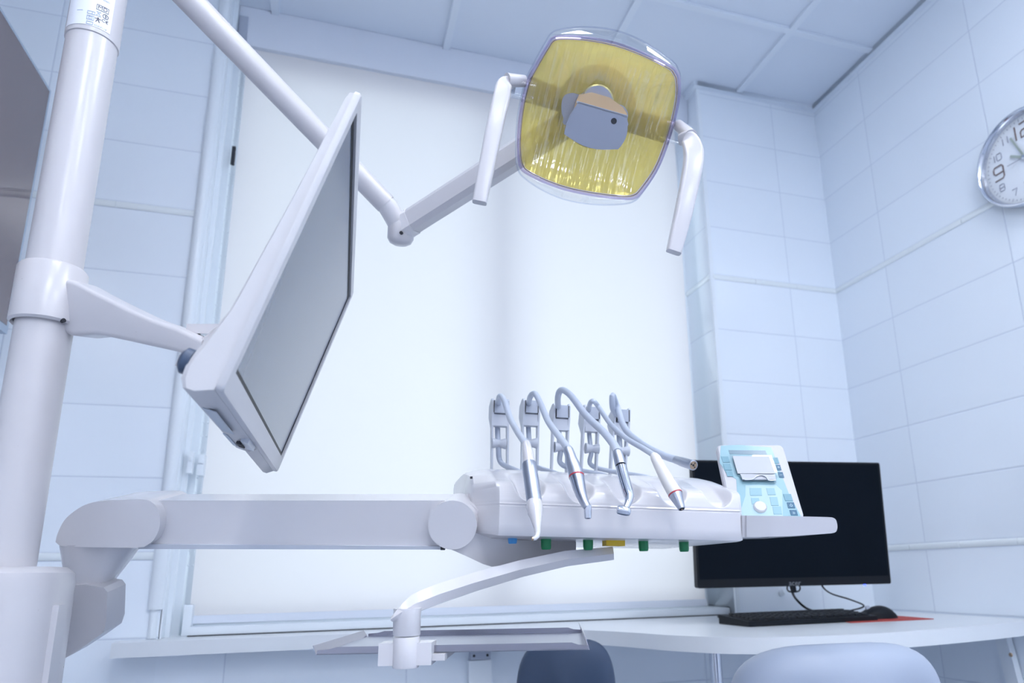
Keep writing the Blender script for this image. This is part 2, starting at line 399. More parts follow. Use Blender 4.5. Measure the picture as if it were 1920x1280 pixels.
# window: outer frame, mullion, transom, panes
fr = B(); fy0, fy1 = 0.19, 0.25
fr.bx(WX0, WX0+0.07, fy0, fy1, 0.76, CZ).bx(WX1-0.07, WX1, fy0, fy1, 0.76, CZ).bx(WX0+0.07, WX1-0.07, fy0, fy1, 0.76, 0.825).bx(WX0+0.07, WX1-0.07, fy0, fy1, 2.62, CZ)
fr.bx(-1.405, -1.315, fy0, fy1, 0.825, 2.62)
win = struct(build('window_1', fr.bevel(0.004), M_PVC))
for x0, x1 in ((WX0+0.07, -1.405), (-1.315, WX1-0.07)):
    build('glass_pane', B().bx(x0+0.001, x1-0.001, 0.222, 0.226, 0.826, 2.619), M_GLASS, win)
    build('gasket', B().bx(x0, x1, 0.186, 0.1895, 0.826, 0.834), M_DARKHOLE, win)
build('sill_upstand', B().bx(WX0+0.062, WX1-0.004, 0.036, 0.188, 0.7605, 0.784).bevel(0.002), M_PVC, win)
build('gasket', B().bx(WX0+0.062, WX1-0.01, 0.0325, 0.0355, 0.7605, 0.7632), M_DARKHOLE, win)
for zc in (1.235, ):
    h = B(); h.box((WX0+0.045, 0.083, zc), (0.018, 0.032, 0.062)); h.box((WX0+0.045, 0.068, zc+0.012), (0.010, 0.012, 0.016))
    build('window_catch', h.bevel(0.004), M_PVC, win)
h = B(); h.box((WX0+0.024, 0.034, 1.235), (0.014, 0.022, 0.062)); h.box((WX0+0.024, 0.022, 1.245), (0.008, 0.006, 0.012))
build('window_catch', h.bevel(0.004), M_PVC, win)
h = B(); h.box((WX0+0.052, 0.085, 0.80), (0.022, 0.03, 0.085))
build('frame_stop', h.bevel(0.005), M_PVC, win)

# ------------------------------------------------------------------ roller blind
bl = thing('roller_blind', 'white roller blind drawn down over the whole window', 'blind', (-1.45, 0.11, 0.77))
BX0, BX1, BY = -2.268, -0.628, 0.105
b = B(); prof = [(0.075, CZ-0.001), (0.078, CZ-0.11), (0.088, CZ-0.145), (0.20, CZ-0.145), (0.20, CZ-0.001)]
b.rings([[V(WX0+0.004, y, z) for y, z in prof], [V(WX1-0.002, y, z) for y, z in prof]])
build('cassette', b.bevel(0.004), M_ALU, bl)
b = B(); nx, nz = 24, 40
V2 = [[b.bm.verts.new((BX0+(BX1-BX0)*i/nx, BY+0.0035*math.sin(6.0*i/nx+0.6)*(1-j/nz)**0.5, 0.80+(CZ-0.10-0.80)*j/nz)) for i in range(nx+1)] for j in range(nz+1)]
for j in range(nz):
    for i in range(nx): b.bm.faces.new((V2[j][i], V2[j][i+1], V2[j+1][i+1], V2[j+1][i]))
build('fabric', b, M_BLIND, bl)
b = B(); b.box(((BX0+BX1)/2, BY, 0.801), (BX1-BX0+0.004, 0.012, 0.022)); build('bottom_bar', b.bevel(0.004), M_ALU, bl)
# bead chain: two runs of beads
b = B()
for sgn in (-1, 1):
    x = BX0-0.006+0.006*sgn
    b.tube([V(x, BY-0.022, CZ-0.10), V(x, BY-0.022, 0.98)], 0.0009, 6)
    for k in range(44):
        z = CZ-0.11-k*0.0415
        b.lathe(V(x, BY-0.022, z-0.0026), Z3, [(0.0006, 0), (0.0024, 0.0012), (0.003, 0.0026), (0.0024, 0.004), (0.0006, 0.0052)], 8)
build('bead_chain', b, M_PVC, bl)
b = B(); b.box((BX0-0.008, BY-0.022, 2.262), (0.011, 0.010, 0.066)); build('chain_connector', b.bevel(0.002), M_DARKHOLE, bl)
b = B(); b.box((BX0-0.018, BY-0.014, CZ-0.10), (0.028, 0.04, 0.11)); build('chain_drive', b.bevel(0.006), M_GREYP, bl)

# ------------------------------------------------------------------ unseen ceiling lights behind the camera, extra panels added for softer light
PANELS = [(x, y, 'unseen square ceiling light panel, %s row from the window, on the %s' % (r_, sd)) for y, r_ in ((-1.877, 'first'), (-3.081, 'middle'), (-4.285, 'last')) for x, sd in ((-0.683, 'clock side'), (-1.887, 'dental unit side'))]
for i, (x, y, lab) in enumerate(PANELS):
    t = thing('ceiling_light', lab, 'ceiling light', (x, y, CZ-0.012), 'square ceiling light panels')
    f = B()
    for dx, dy, sx, sy in ((0, 0.283, 0.574, 0.012), (0, -0.283, 0.574, 0.012), (0.283, 0, 0.012, 0.554), (-0.283, 0, 0.012, 0.554)): f.box((x+dx, y+dy, CZ-0.006), (sx, sy, 0.012))
    build('frame', f, M_PVC, t)
    build('diffuser', B().box((x, y, CZ-0.004), (0.552, 0.552, 0.006)), M_DIFF, t)

# ------------------------------------------------------------------ desk along the window and right corner
DZ = 0.76
desk = thing('desk', 'long white desk top curving from the window sill to the right wall', 'desk', (-1.1, -0.3, 0))
front = [V(-2.407, -0.085, 0), V(-1.95, -0.09, 0), V(-1.62, -0.10, 0), V(-1.42, -0.15, 0), V(-1.27, -0.265, 0), V(-1.17, -0.42, 0), V(-1.10, -0.58, 0), V(-1.0, -0.70, 0), V(-0.86, -0.755, 0), V(-0.65, -0.765, 0), V(-0.40, -0.735, 0), V(-0.16, -0.685, 0), V(-0.012, -0.635, 0)]
fp = smooth_path(front, 6)
out = fp+[V(-0.002, -0.002, 0), V(WX1-0.004, -0.002, 0), V(WX1-0.004, 0.188, 0), V(WX0+0.006, 0.188, 0), V(WX0+0.006, -0.002, 0), V(-2.407, -0.002, 0)]
b = B(); b.prism([p+Z3*(DZ-0.036) for p in out], Z3*0.036)
build('desk_top', b.bevel(0.0025, 2, 40), M_DESK, desk)
for x, y in ((-0.97, -0.54), (-0.935, -0.47)):
    build('leg', B().lathe(V(x, y, 0), Z3, [(0.03, 0), (0.03, 0.01), (0.013, 0.015), (0.013, DZ-0.037)], 20), M_CHROME, desk)
b = B(); b.prism([V(-0.004, -0.50, DZ-0.037), V(-0.004, -0.54, DZ-0.037), V(-0.004, -0.585, 0.35), V(-0.004, -0.545, 0.35)], -X3*0.02)
build('wall_bracket', b.bevel(0.003), M_PVC, desk)
build('screw', B().lathe(V(-0.024, -0.548, 0.66), -X3, [(0.006, 0), (0.005, 0.003)], 12), M_BRASS, desk)
cc = thing('cable_trunking', 'white vertical cable trunking on the tiled wall under the desk', 'cable trunking', (-1.47, -0.015, 0.0))
p = ony(900, 1250, -0.02)
build('duct', B().bx(p.x-0.034, p.x+0.034, -0.026, -0.0005, 0.0, 0.665).bevel(0.003), M_PVC, cc)
b = B(); b.bx(p.x-0.03, p.x+0.03, -0.03, -0.0005, 0.667, 0.690); build('end_clip', b.bevel(0.002), M_GREYP, cc)
for sx in (-0.02, 0.02): build('screw', B().lathe(V(p.x+sx, -0.030, 0.679), -Y3, [(0.004, 0), (0.003, 0.002)], 10), M_DARKHOLE, cc)
hk = B(); c = ony(1465, 1110, 0)
hk.lathe(V(c.x, 0, c.z), -Y3, [(0.012, 0), (0.012, 0.006), (0.006, 0.010)], 20)
hk.tube(smooth_path([V(c.x, -0.008, c.z), V(c.x-0.004, -0.022, c.z-0.004), V(c.x-0.010, -0.020, c.z+0.010), V(c.x-0.004, -0.014, c.z+0.018)], 5), 0.0025, 8)
tag(build('wall_hook', hk, M_PVC), 'small white hook on the tiles below the black computer monitor', 'hook')

# ------------------------------------------------------------------ computer monitor, keyboard, mouse
YM = -0.27
qA, qB, qC, qD = quad((1287, 862), (1640, 867), (1671, 1094), (1308, 1103), 1.98)
blc = qD; mex = ((qC-qD)+(qB-qA)).normalized(); mW = (qC-qD).length; mup = ((qA-qD)+(qB-qC))/2; mup = mup-mex*mup.dot(mex); mH = mup.length; mup.normalize()
print('computer monitor', mW, mH, blc[:], qC[:])
mn = mex.cross(mup)                               # toward the room
def MP(x, y, z): return blc+mex*x+mup*y+mn*z
mon = thing('computer_monitor', 'large black flat computer monitor in the right corner above the desk', 'monitor', MP(mW/2, 0, -0.03))
b = B(); b.ext(rr(mW, mH, 0.006), MP(mW/2, mH/2, -0.022), mex, mup, mn, 0.022); build('bezel', b.bevel(0.002), M_BLACK, mon)
build('screen', B().ext(rr(mW-0.014, mH-0.030, 0.002), MP(mW/2, mH/2+0.009, 0.0), mex, mup, mn, 0.0006), M_SCREEN, mon)
b = B(); b.rings([[MP(mW/2+x, mH/2+y, z) for x, y in rr(ww, hh, 0.03)] for ww, hh, z in ((mW*0.9, mH*0.9, -0.0225), (mW*0.72, mH*0.7, -0.045), (mW*0.3, mH*0.35, -0.055))])
build('back_cover', b, M_BLACK, mon)
b = B(); c0 = MP(mW/2, mH/2, -0.055); b.box(c0+V(0, 0.01, 0), (0.12, 0.02, 0.12)); b.tube([c0, V(c0.x, -0.012, c0.z)], 0.02, 16); b.box((c0.x, -0.008, c0.z), (0.12, 0.014, 0.16))
build('wall_mount', b, M_BLACK, mon)
build('logo', B().text('acer', 0.022, MP(mW*0.488, 0.0085, 0.0006), mex, mup, 0.0004), M_LOGO, mon)
build('power_light', B().ext(circ(0.0028, 12), MP(mW-0.088, -0.002, -0.004), mex, mup, mn, 0.0045), M_LED, mon)
# cables hanging from the monitor
def mp_px(px, py, y): return ony(px, py, y)
c1 = B(); c1.tube(smooth_path([MP(mW*0.49, 0.02, -0.03), MP(mW*0.49, -0.012, -0.022), mp_px(1492, 1122, -0.24), mp_px(1512, 1140, -0.22), mp_px(1536, 1148, -0.20), V(-0.36, -0.19, 0.766), V(-0.30, -0.17, 0.765), V(-0.2, -0.09, 0.765)], 8), 0.0036, 10)
tag(build('monitor_cable', c1, M_BLACK), 'black cable hanging from the middle of the black computer monitor', 'cable')
cb = thing('cable_clip', 'black round cable clip below the middle of the black computer monitor', 'cable clip', MP(mW*0.485, -0.012, -0.006))
rg = B(); q = MP(mW*0.47, -0.006, -0.008); rg.ring(q, mex, mup, 0.010, 0.0022, 24, 8); q2 = MP(mW*0.505, -0.006, -0.008); rg.ring(q2, mex, mup, 0.010, 0.0022, 24, 8)
build('clip_loops', rg, M_BLACK, cb); build('clip_body', B().box(MP(mW*0.488, -0.010, -0.010), (0.012, 0.01, 0.018)).bevel(0.003), M_BLACK, cb)
c2 = B(); c2.tube(smooth_path([MP(mW*0.655, 0.02, -0.03), MP(mW*0.655, -0.006, -0.022), mp_px(1560, 1113, -0.22), mp_px(1595, 1124, -0.20), mp_px(1620, 1136, -0.17), V(-0.215, -0.12, 0.768), V(-0.15, -0.03, 0.763)], 8), 0.0026, 10)
tag(build('video_cable', c2, M_BLACK), 'thin black cable hanging behind the mouse from the right part of the computer monitor', 'cable')

kb_y = -0.50
kA = onz(1405, 1174, DZ+0.002); kex = V(1, 0.02, 0).normalized(); key_ = V(-0.02, 1, 0).normalized()
kb = thing('keyboard', 'black computer keyboard on the white desk below the monitor', 'keyboard', kA+kex*0.22+key_*0.07-Z3*0.002)
kw, kd = 0.43, 0.145
def KP(x, y, z): return V(kA.x, kA.y, DZ)+kex*x+key_*y+Z3*z
b = B(); b.rings([[KP(0.0, 0, 0.001), KP(kw, 0, 0.001), KP(kw, 0.0, 0.014), KP(0, 0.0, 0.014)], [KP(-0.004, kd, 0.001), KP(kw+0.004, kd, 0.001), KP(kw+0.004, kd, 0.026), KP(-0.004, kd, 0.026)]])
build('keyboard_body', b.bevel(0.004, 3), M_BLACK, kb)
keym = None
rows = [(0.020, 16), (0.040, 16), (0.059, 17), (0.078, 17), (0.097, 17), (0.120, 17)]
for y, n in rows:
    for i in range(n):
        x = 0.016+(kw-0.032)*(i+0.5)/n; z = 0.014+0.012*y/kd
        if keym is None:
            kk = B(); kk.rings([[V(-0.0105, -0.008, 0), V(0.0105, -0.008, 0), V(0.0105, 0.008, 0), V(-0.0105, 0.008, 0)], [V(-0.0085, -0.006, 0.006), V(0.0085, -0.006, 0.006), V(0.0085, 0.007, 0.006), V(-0.0085, 0.007, 0.006)]])
            ko = build('key', kk.bevel(0.0012), M_BLACK, kb); ko.location = (0, 0, 0); keym = ko.data
            # mesh was built relative to the keyboard; recentre it on the key itself
            for v in keym.vertices: v.co += kb.location
        else:
            ko = D.objects.new('key', keym); COL.objects.link(ko); ko.parent = kb
        ko.location = KP(x, y, z)-kb.location
pad = B(); pA, pB, pC = onz(1632, 1165, DZ+0.002), onz(1757, 1161, DZ+0.002), None
pd = B(); pd.prism([V(-0.50, -0.475, DZ+0.0002), V(-0.215, -0.48, DZ+0.0002), V(-0.195, -0.28, DZ+0.0002), V(-0.48, -0.275, DZ+0.0002)], Z3*0.002)
tag(build('mouse_pad', pd, M_REDPAD), 'red mouse pad on the white desk beside the right wall', 'mouse pad')
mo = thing('computer_mouse', 'black computer mouse on the red pad', 'mouse', V(-0.335, -0.39, DZ+0.0025))
mc = V(-0.337, -0.39, DZ+0.003); mdx = V(1, -0.15, 0).normalized(); mdy = V(0.15, 1, 0).normalized()
b = B(); rings = []
for i in range(11):
    t = i/10; x = -0.056+0.112*t; hgt = 0.036*math.sin(PI*(0.10+0.82*(1-t)**0.8))**0.8; wd = 0.031*(math.sin(PI*(0.12+0.76*t))**0.5)
    rings.append([mc+mdx*x+mdy*(wd*math.cos(a))+Z3*(max(0.0, hgt*math.sin(a)) if math.sin(a) > 0 else 0.0) for a in [2*PI*k/20 for k in range(20)]])
b.rings(rings); build('shell', b, M_BLACK, mo)
build('wheel', B().lathe(mc+mdx*-0.026+mdy*-0.004+Z3*0.030, mdy, [(0.004, 0), (0.007, 0.001), (0.007, 0.007), (0.004, 0.008)], 16), M_GREYP, mo)
b = B(); b.tube(smooth_path([mc+mdx*-0.054+Z3*0.010, V(-0.44, -0.30, 0.771), V(-0.50, -0.24, 0.7655), V(-0.62, -0.21, 0.764), V(-0.70, -0.12, 0.764), V(-0.66, -0.03, 0.764)], 8), 0.0022, 8)
build('cord', b, M_BLACK, mo)

# ------------------------------------------------------------------ wall clock on the right wall
ck = onx(1929, 296, 0); ckR = abs(onx(1838, 290, 0).y-ck.y)
clock = thing('wall_clock', 'round white wall clock with silver rim on the right wall', 'clock', V(0, ck.y, ck.z))
ex, ey, ez = -Y3, Z3, -X3
b = B(); pr = [(ckR-0.014, 0.012), (ckR-0.0085, 0.034), (ckR-0.006, 0.036), (ckR-0.002, 0.035), (ckR, 0.030), (ckR-0.001, 0.001), (ckR-0.014, 0.001)]
n = 64; b.rings([[ck+ez*h+(ex*math.cos(2*PI*i/n)+ey*math.sin(2*PI*i/n))*r for r, h in pr] for i in range(n)], closed=True)
build('rim', b, M_CHROME, clock)
build('dial', B().lathe(ck+ez*0.010, ez, [(ckR-0.012, 0), (ckR-0.012, 0.002)], 64), M_CLOCKF, clock)
DIG = {'0': [[(0.15, 0), (0.85, 0), (1, 0.15), (1, 0.85), (0.85, 1), (0.15, 1), (0, 0.85), (0, 0.15), (0.15, 0)]], '1': [[(0.5, 0), (0.5, 1)]],
       '2': [[(0, 1), (0.85, 1), (1, 0.87), (1, 0.62), (0.85, 0.5), (0.15, 0.5), (0, 0.38), (0, 0), (1, 0)]], '3': [[(0, 1), (0.85, 1), (1, 0.85), (1, 0.15), (0.85, 0), (0, 0)], [(0.3, 0.5), (1, 0.5)]],
       '4': [[(0, 1), (0, 0.45), (1, 0.45)], [(1, 1), (1, 0)]], '5': [[(1, 1), (0, 1), (0, 0.55), (0.85, 0.55), (1, 0.42), (1, 0.13), (0.85, 0), (0, 0)]],
       '6': [[(1, 1), (0.15, 1), (0, 0.85), (0, 0.15), (0.15, 0), (0.85, 0), (1, 0.15), (1, 0.40), (0.85, 0.52), (0, 0.52)]], '7': [[(0, 1), (1, 1), (0.45, 0)]],
       '8': [[(0.15, 0), (0.85, 0), (1, 0.13), (1, 0.87), (0.85, 1), (0.15, 1), (0, 0.87), (0, 0.13), (0.15, 0)], [(0, 0.5), (1, 0.5)]],
       '9': [[(0, 0), (0.85, 0), (1, 0.15), (1, 0.85), (0.85, 1), (0.15, 1), (0, 0.85), (0, 0.58), (0.15, 0.46), (1, 0.46)]]}
for hnum in range(1, 13):
    a = math.radians(90-30*hnum); big = hnum % 3 == 0; rad = ckR*(0.60 if big else 0.68); hN = ckR*(0.30 if big else 0.15); wN = hN*0.72; th_ = 0.0022 if big else 0.0012
    st_ = str(hnum); n0 = ck+ez*0.0135+(ex*math.cos(a)+ey*math.sin(a))*rad; b = B()
    for q_, ch in enumerate(st_):
        ox = (q_-(len(st_)-1)/2)*wN*(1.0 if '1' in st_ else 1.25)
        for pl in DIG[ch]: b.sweep([n0+ex*(ox+(x-0.5)*wN)+ey*((y-0.5)*hN) for x, y in pl], rr(th_*2, th_, th_*0.4, 2), up=ez)
    build('numeral', b, M_BROWN if big else M_GREYN, clock)
b = B()
for k in range(60):
    a = math.radians(6*k); dr = ex*math.cos(a)+ey*math.sin(a); tn = dr.cross(ez)
    l = 0.009 if k % 5 == 0 else 0.005
    b.box(ck+ez*0.0124+dr*(ckR*0.84), (l, 0.0016, 0.0008), (dr, tn, ez))
build('minute_marks', b, M_GREYN, clock)
for nm, tgt, ww, mm_ in (('hour_hand', (1893, 293), 0.007, M_GOLD), ('minute_hand', (1893, 259), 0.006, M_GOLD), ('second_hand', (1889, 312), 0.0018, M_GREYN)):
    q = onplane(*tgt, ck+ez*0.018, ez); c0 = ck+ez*(0.016 if nm != 'second_hand' else 0.019); q = q-ez*(q-c0).dot(ez); dr = (q-c0).normalized(); L = (q-c0).length
    build(nm, B().box(c0+dr*(L/2-0.006), (L+0.012, ww, 0.001), (dr, dr.cross(ez), ez)), mm_, clock)
build('hand_hub', B().lathe(ck+ez*0.013, ez, [(0.007, 0), (0.007, 0.008), (0.003, 0.009)], 16), M_CHROME, clock)

# ------------------------------------------------------------------ wall television on the left
c1_ = at(96, 171, 1.98); TVX = c1_.x; zt = c1_.z
c2_ = onz(0, 12, zt); tdir = (c2_-c1_); tdir.z = 0; tdir.normalize()
tnrm = V(-tdir.y, tdir.x, 0); tnrm = tnrm if tnrm.x > 0 else -tnrm
tvw, tvh = 1.22, 0.72
def TV(a, h, o): return c1_+tdir*a-Z3*h+tnrm*o
tv = thing('television', 'large dark glossy television screen on the left wall', 'television', TV(tvw/2, tvh, -0.03))
b = B(); b.rings([[TV(a, h, -0.03) for a, h in ((0, 0), (tvw, 0), (tvw, tvh), (0, tvh))], [TV(a, h, 0) for a, h in ((0, 0), (tvw, 0), (tvw, tvh), (0, tvh))]])
build('frame', b.bevel(0.002), M_TVF, tv)
build('screen', B().rings([[TV(a, h, 0.0003) for a, h in ((0.011, 0.009), (tvw-0.011, 0.009), (tvw-0.011, tvh-0.02), (0.011, tvh-0.02))], [TV(a, h, 0.0012) for a, h in ((0.011, 0.009), (tvw-0.011, 0.009), (tvw-0.011, tvh-0.02), (0.011, tvh-0.02))]]), M_TV, tv)
pm = TV(tvw/2, tvh/2, -0.03)
build('wall_mount', B().bx(LX, pm.x+0.006, pm.y-0.1, pm.y+0.1, pm.z-0.1, pm.z+0.1), M_BLACK, tv)

# ------------------------------------------------------------------ dental unit column
pc = at(104, 490, 0.92); PXc, PYc = pc.x, pc.y
def pz(py):                                       # height on the pole axis seen at image row py
    x = 104-0.16*(py-490); v = ray(x, py); k = math.hypot(PXc-CAM.x, PYc-CAM.y)/math.hypot(v.x, v.y); return CAM.z+v.z*k
PR = 0.0314
dcol = thing('dental_unit_column', 'white dental unit column with a tall round pole', 'dental unit', (PXc, PYc, 0))
zt0, zj, zb = 1.95, pz(84), pz(1062)
build('pole', B().lathe((PXc, PYc, zb-0.02), Z3, [(PR, 0), (PR, zj-zb+0.02)], 48), M_LACQ, dcol)
up = build('pole_top_section', B().lathe((PXc, PYc, zj), Z3, [(PR*0.98, 0), (PR*1.045, 0.001), (PR*1.055, 0.004), (PR*1.055, zt0-zj-0.01), (PR*0.9, zt0-zj)], 48), M_LACQ, dcol)
b = B(); rings = []
for z, s in ((0.0, 1.12), (0.05, 1.12), (0.055, 1.0), (zb-0.02, 0.97), (zb-0.008, 0.94), (zb-0.001, 0.82)):
    rings.append([V(PXc+x*s, PYc+y*s, z) for x, y in rr(0.138, 0.150, 0.05, 7)])
b.rings(rings); build('base_column', b, M_LACQ, dcol)
# vertical joint cover on the column flank
q = at(112, 1180, 0.93)
b = B(); qa = V(PXc, PYc, 0)+V(0.066, -0.02, 0); b.box(V(qa.x, qa.y, 0.80), (0.012, 0.03, 0.17)); build('joint_cover', b.bevel(0.004), M_LACQ, dcol)
kq = at(6, 911, 0.86)
b = B(); b.ext(rr(0.034, 0.024, 0.009), kq, RGT, UPV, FWD, 0.035); build('clamp_knob', b.bevel(0.005, 3), M_PLASTIC, dcol)
# rating label wrapped round the pole
RL = PR*1.055+0.0006
view_ang = math.atan2(CAM.y-PYc, CAM.x-PXc)
def wrap(ang0, z0):
    return lambda co: V(PXc+(RL+co.z)*math.cos(ang0+co.x/RL), PYc+(RL+co.z)*math.sin(ang0+co.x/RL), z0+co.y)
def px2pole(px, py):
    """angle and height on the pole surface for an image point"""
    v = ray(px, py); a = v.x*v.x+v.y*v.y; ox, oy = CAM.x-PXc, CAM.y-PYc; bb = 2*(ox*v.x+oy*v.y); c = ox*ox+oy*oy-RL*RL
    k = (-bb-math.sqrt(max(0, bb*bb-4*a*c)))/(2*a); h = CAM+v*k
    return math.atan2(h.y-PYc, h.x-PXc), h.z
def patch(b, a0, a1, z0, z1, r, n=16):
    b.rings([[V(PXc+rr_*math.cos(a0+(a1-a0)*i/n), PYc+rr_*math.sin(a0+(a1-a0)*i/n), z) for rr_, z in ((r, z0), (r, z1), (r+0.0004, z1), (r+0.0004, z0))] for i in range(n+1)])
aR, zL = px2pole(206, 65); aL, _z = px2pole(140, 40)
b = B(); patch(b, aL-0.5, aR, zL, zL+0.075, PR*1.055+0.0001, 24)
lab = build('rating_label', b, M_STICK, dcol)
def ltext(s, px, py, size, m_):
    a, z = px2pole(px, py); build('lettering', B().text(s, size, None, X3, Z3, 0.0002, fn=wrap(a, z)), m_, lab)
def lframe(px, py, w_, h_, th, m_):
    a, z = px2pole(px, py); b = B(); fn = wrap(a, z)
    for x0, x1, y0, y1 in ((-w_/2, w_/2, h_/2-th, h_/2), (-w_/2, w_/2, -h_/2, -h_/2+th), (-w_/2, -w_/2+th, -h_/2, h_/2), (w_/2-th, w_/2, -h_/2, h_/2)):
        b.rings([[fn(V(x0+(x1-x0)*i/4, y, zz)) for y, zz in ((y0, 0), (y1, 0), (y1, 0.0004), (y0, 0.0004))] for i in range(5)])
    build('symbol_frame', b, m_, lab)
px1 = 0.92/FPX
ltext('MD', 193, 17, 0.0080, M_INK); lframe(193, 17, 0.0150, 0.0085, 0.0005, M_INK)
ltext('C\u20ac', 197, 41, 0.0066, M_INK); ltext('2020-01-18', 188, 51, 0.0034, M_INK2)
lframe(169.5, 33, 0.0088, 0.0072, 0.0007, M_INK2); lframe(169.5, 33, 0.0048, 0.0036, 0.0005, M_INK2)
lframe(171, 23.5, 0.0092, 0.0050, 0.0007, M_INK2); lframe(168, 42.5, 0.0080, 0.0046, 0.0007, M_INK2)
ltext('2', 173, 23.5, 0.004, M_INK2)
def lpoly(px, py, polys, m_, nm):
    a, z = px2pole(px, py); fn = wrap(a, z); b = B()
    for pl in polys: b.rings([[fn(V(x, y, 0.0)) for x, y in pl], [fn(V(x, y, 0.0004)) for x, y in pl]])
    build(nm, b, m_, lab)
S = 0.0075
lpoly(183.5, 37, [[(-0.05*S, 0.20*S), (0.05*S, 0.20*S), (0.12*S, 0.0), (-0.12*S, 0.0)], [(-0.5*S, 0.22*S), (-0.05*S, 0.24*S), (0.05*S, 0.12*S), (-0.5*S, 0.12*S)], [(0.5*S, 0.12*S), (0.0, 0.10*S), (0.0, 0.24*S), (0.5*S, 0.22*S)],
                  [(-0.14*S, 0.02*S), (0.02*S, 0.02*S), (-0.22*S, -0.55*S), (-0.36*S, -0.55*S)], [(-0.02*S, 0.02*S), (0.14*S, 0.02*S), (0.36*S, -0.55*S), (0.22*S, -0.55*S)],
                  [(0.13*S*math.cos(2*PI*i/10), 0.36*S+0.13*S*math.sin(2*PI*i/10)) for i in range(10)]], M_INK, 'person_symbol')
lpoly(185, 26, [[(-0.4*S, 0.45*S), (0.4*S, 0.45*S), (0.4*S, 0.36*S), (-0.4*S, 0.36*S)], [(-0.35*S, 0.40*S), (-0.25*S, 0.40*S), (0.35*S, -0.3*S), (0.25*S, -0.3*S)], [(0.25*S, 0.40*S), (0.35*S, 0.40*S), (-0.25*S, -0.3*S), (-0.35*S, -0.3*S)], [(-0.45*S, -0.42*S), (0.45*S, -0.42*S), (0.45*S, -0.52*S), (-0.45*S, -0.52*S)]], M_INK2, 'bin_symbol')
cr = [(0.5*S*math.cos(2*PI*i/24), 0.5*S*math.sin(2*PI*i/24)) for i in range(24)]; ci = [(x*0.80, y*0.80) for x, y in cr]
lpoly(198, 32, [[cr[i], cr[(i+1) % 24], ci[(i+1) % 24], ci[i]] for i in range(24)]+[[(-0.1*S, 0.25*S), (0.12*S, 0.25*S), (0.02*S, 0.0), (-0.1*S, 0.02*S)], [(0.02*S, -0.02*S), (0.2*S, 0.02*S), (0.05*S, -0.28*S), (-0.08*S, -0.22*S)]], M_INK, 'round_symbol')
ltext('www.', 150, 18, 0.0036, M_INK2); ltext('EN 60601', 196, 1, 0.0036, M_INK2)

# ------------------------------------------------------------------ monitor arm on the pole
zc1, zc0 = pz(505), pz(612)
QA, QB, QC, QD = at(680, 165, 0.648), at(663, 548, 1.13), at(521, 886, 1.048), at(418, 738, 0.563)
mcn = (QA+QB+QC+QD)/4; eh = ((QB-QA)+(QC-QD)).normalized(); ev = ((QA-QD)+(QB-QC)); ev = (ev-eh*ev.dot(eh)).normalized()
MW = ((QB-QA).length+(QC-QD).length)/2; MH = ((QA-QD).length+(QB-QC).length)/2
en = eh.cross(ev); en = en if en.x > 0 else -en
def AM(x, y, z): return mcn+eh*(x-MW/2)+ev*(y-MH/2)+en*z
amon = thing('arm_monitor', 'white framed flat monitor tilted on a curved arm clamped to the pole', 'monitor', AM(MW/2, 0, -0.02))
marm = amon
CR = 0.0388
b = B(); b.lathe((PXc, PYc, zc0), Z3, [(PR+0.002, 0.004), (CR-0.003, 0), (CR, 0.003), (CR, zc1-zc0-0.004), (CR-0.003, zc1-zc0), (PR+0.0012, zc1-zc0), (PR+0.0012, 0.004)], 56, False, False)
build('collar', b, M_LACQ, marm)
aS, zS = px2pole(133, 597)
hp = at(133, 597, 0.877); dv = (V(PXc, PYc, hp.z)-hp).normalized(); hp = V(PXc, PYc, hp.z)-dv*CR
build('set_screw', B().lathe(hp-dv*0.0004, dv, [(0.0028, 0), (0.0028, 0.004)], 16), M_DARKHOLE, marm)
arm_pts = [((122, 572), 0.90, 92, 0.044), ((158, 581), 0.895, 103, 0.048), ((200, 591), 0.885, 80, 0.046), ((250, 608), 0.872, 64, 0.044), ((300, 625), 0.86, 52, 0.042), ((345, 638), 0.85, 46, 0.040), ((392, 656), 0.84, 36, 0.038)]
path = [at(p[0][0], p[0][1], p[1]+0.018) for p in arm_pts]
b = B()
rings = []
for (pxy, d, hpx, wd), c in zip(arm_pts, path):
    hh = hpx*d/FPX; rings.append([c+FWD*x+UPV*y for x, y in rr(wd, hh, 0.006, 4)])
rs = [[] for _ in range(0)]
# smooth between the stations
K = 6; fine = []
for i in range(len(rings)-1):
    r0, r1, r2, r3 = rings[max(i-1, 0)], rings[i], rings[i+1], rings[min(i+2, len(rings)-1)]
    for j in range(K):
        t = j/K
        fine.append([0.5*((2*b1)+(c1v-a1)*t+(2*a1-5*b1+4*c1v-d1)*t*t+(3*b1-a1-3*c1v+d1)*t**3) for a1, b1, c1v, d1 in zip(r0, r1, r2, r3)])
fine.append(rings[-1]); b.rings(fine); build('arm', b, M_LACQ, marm)

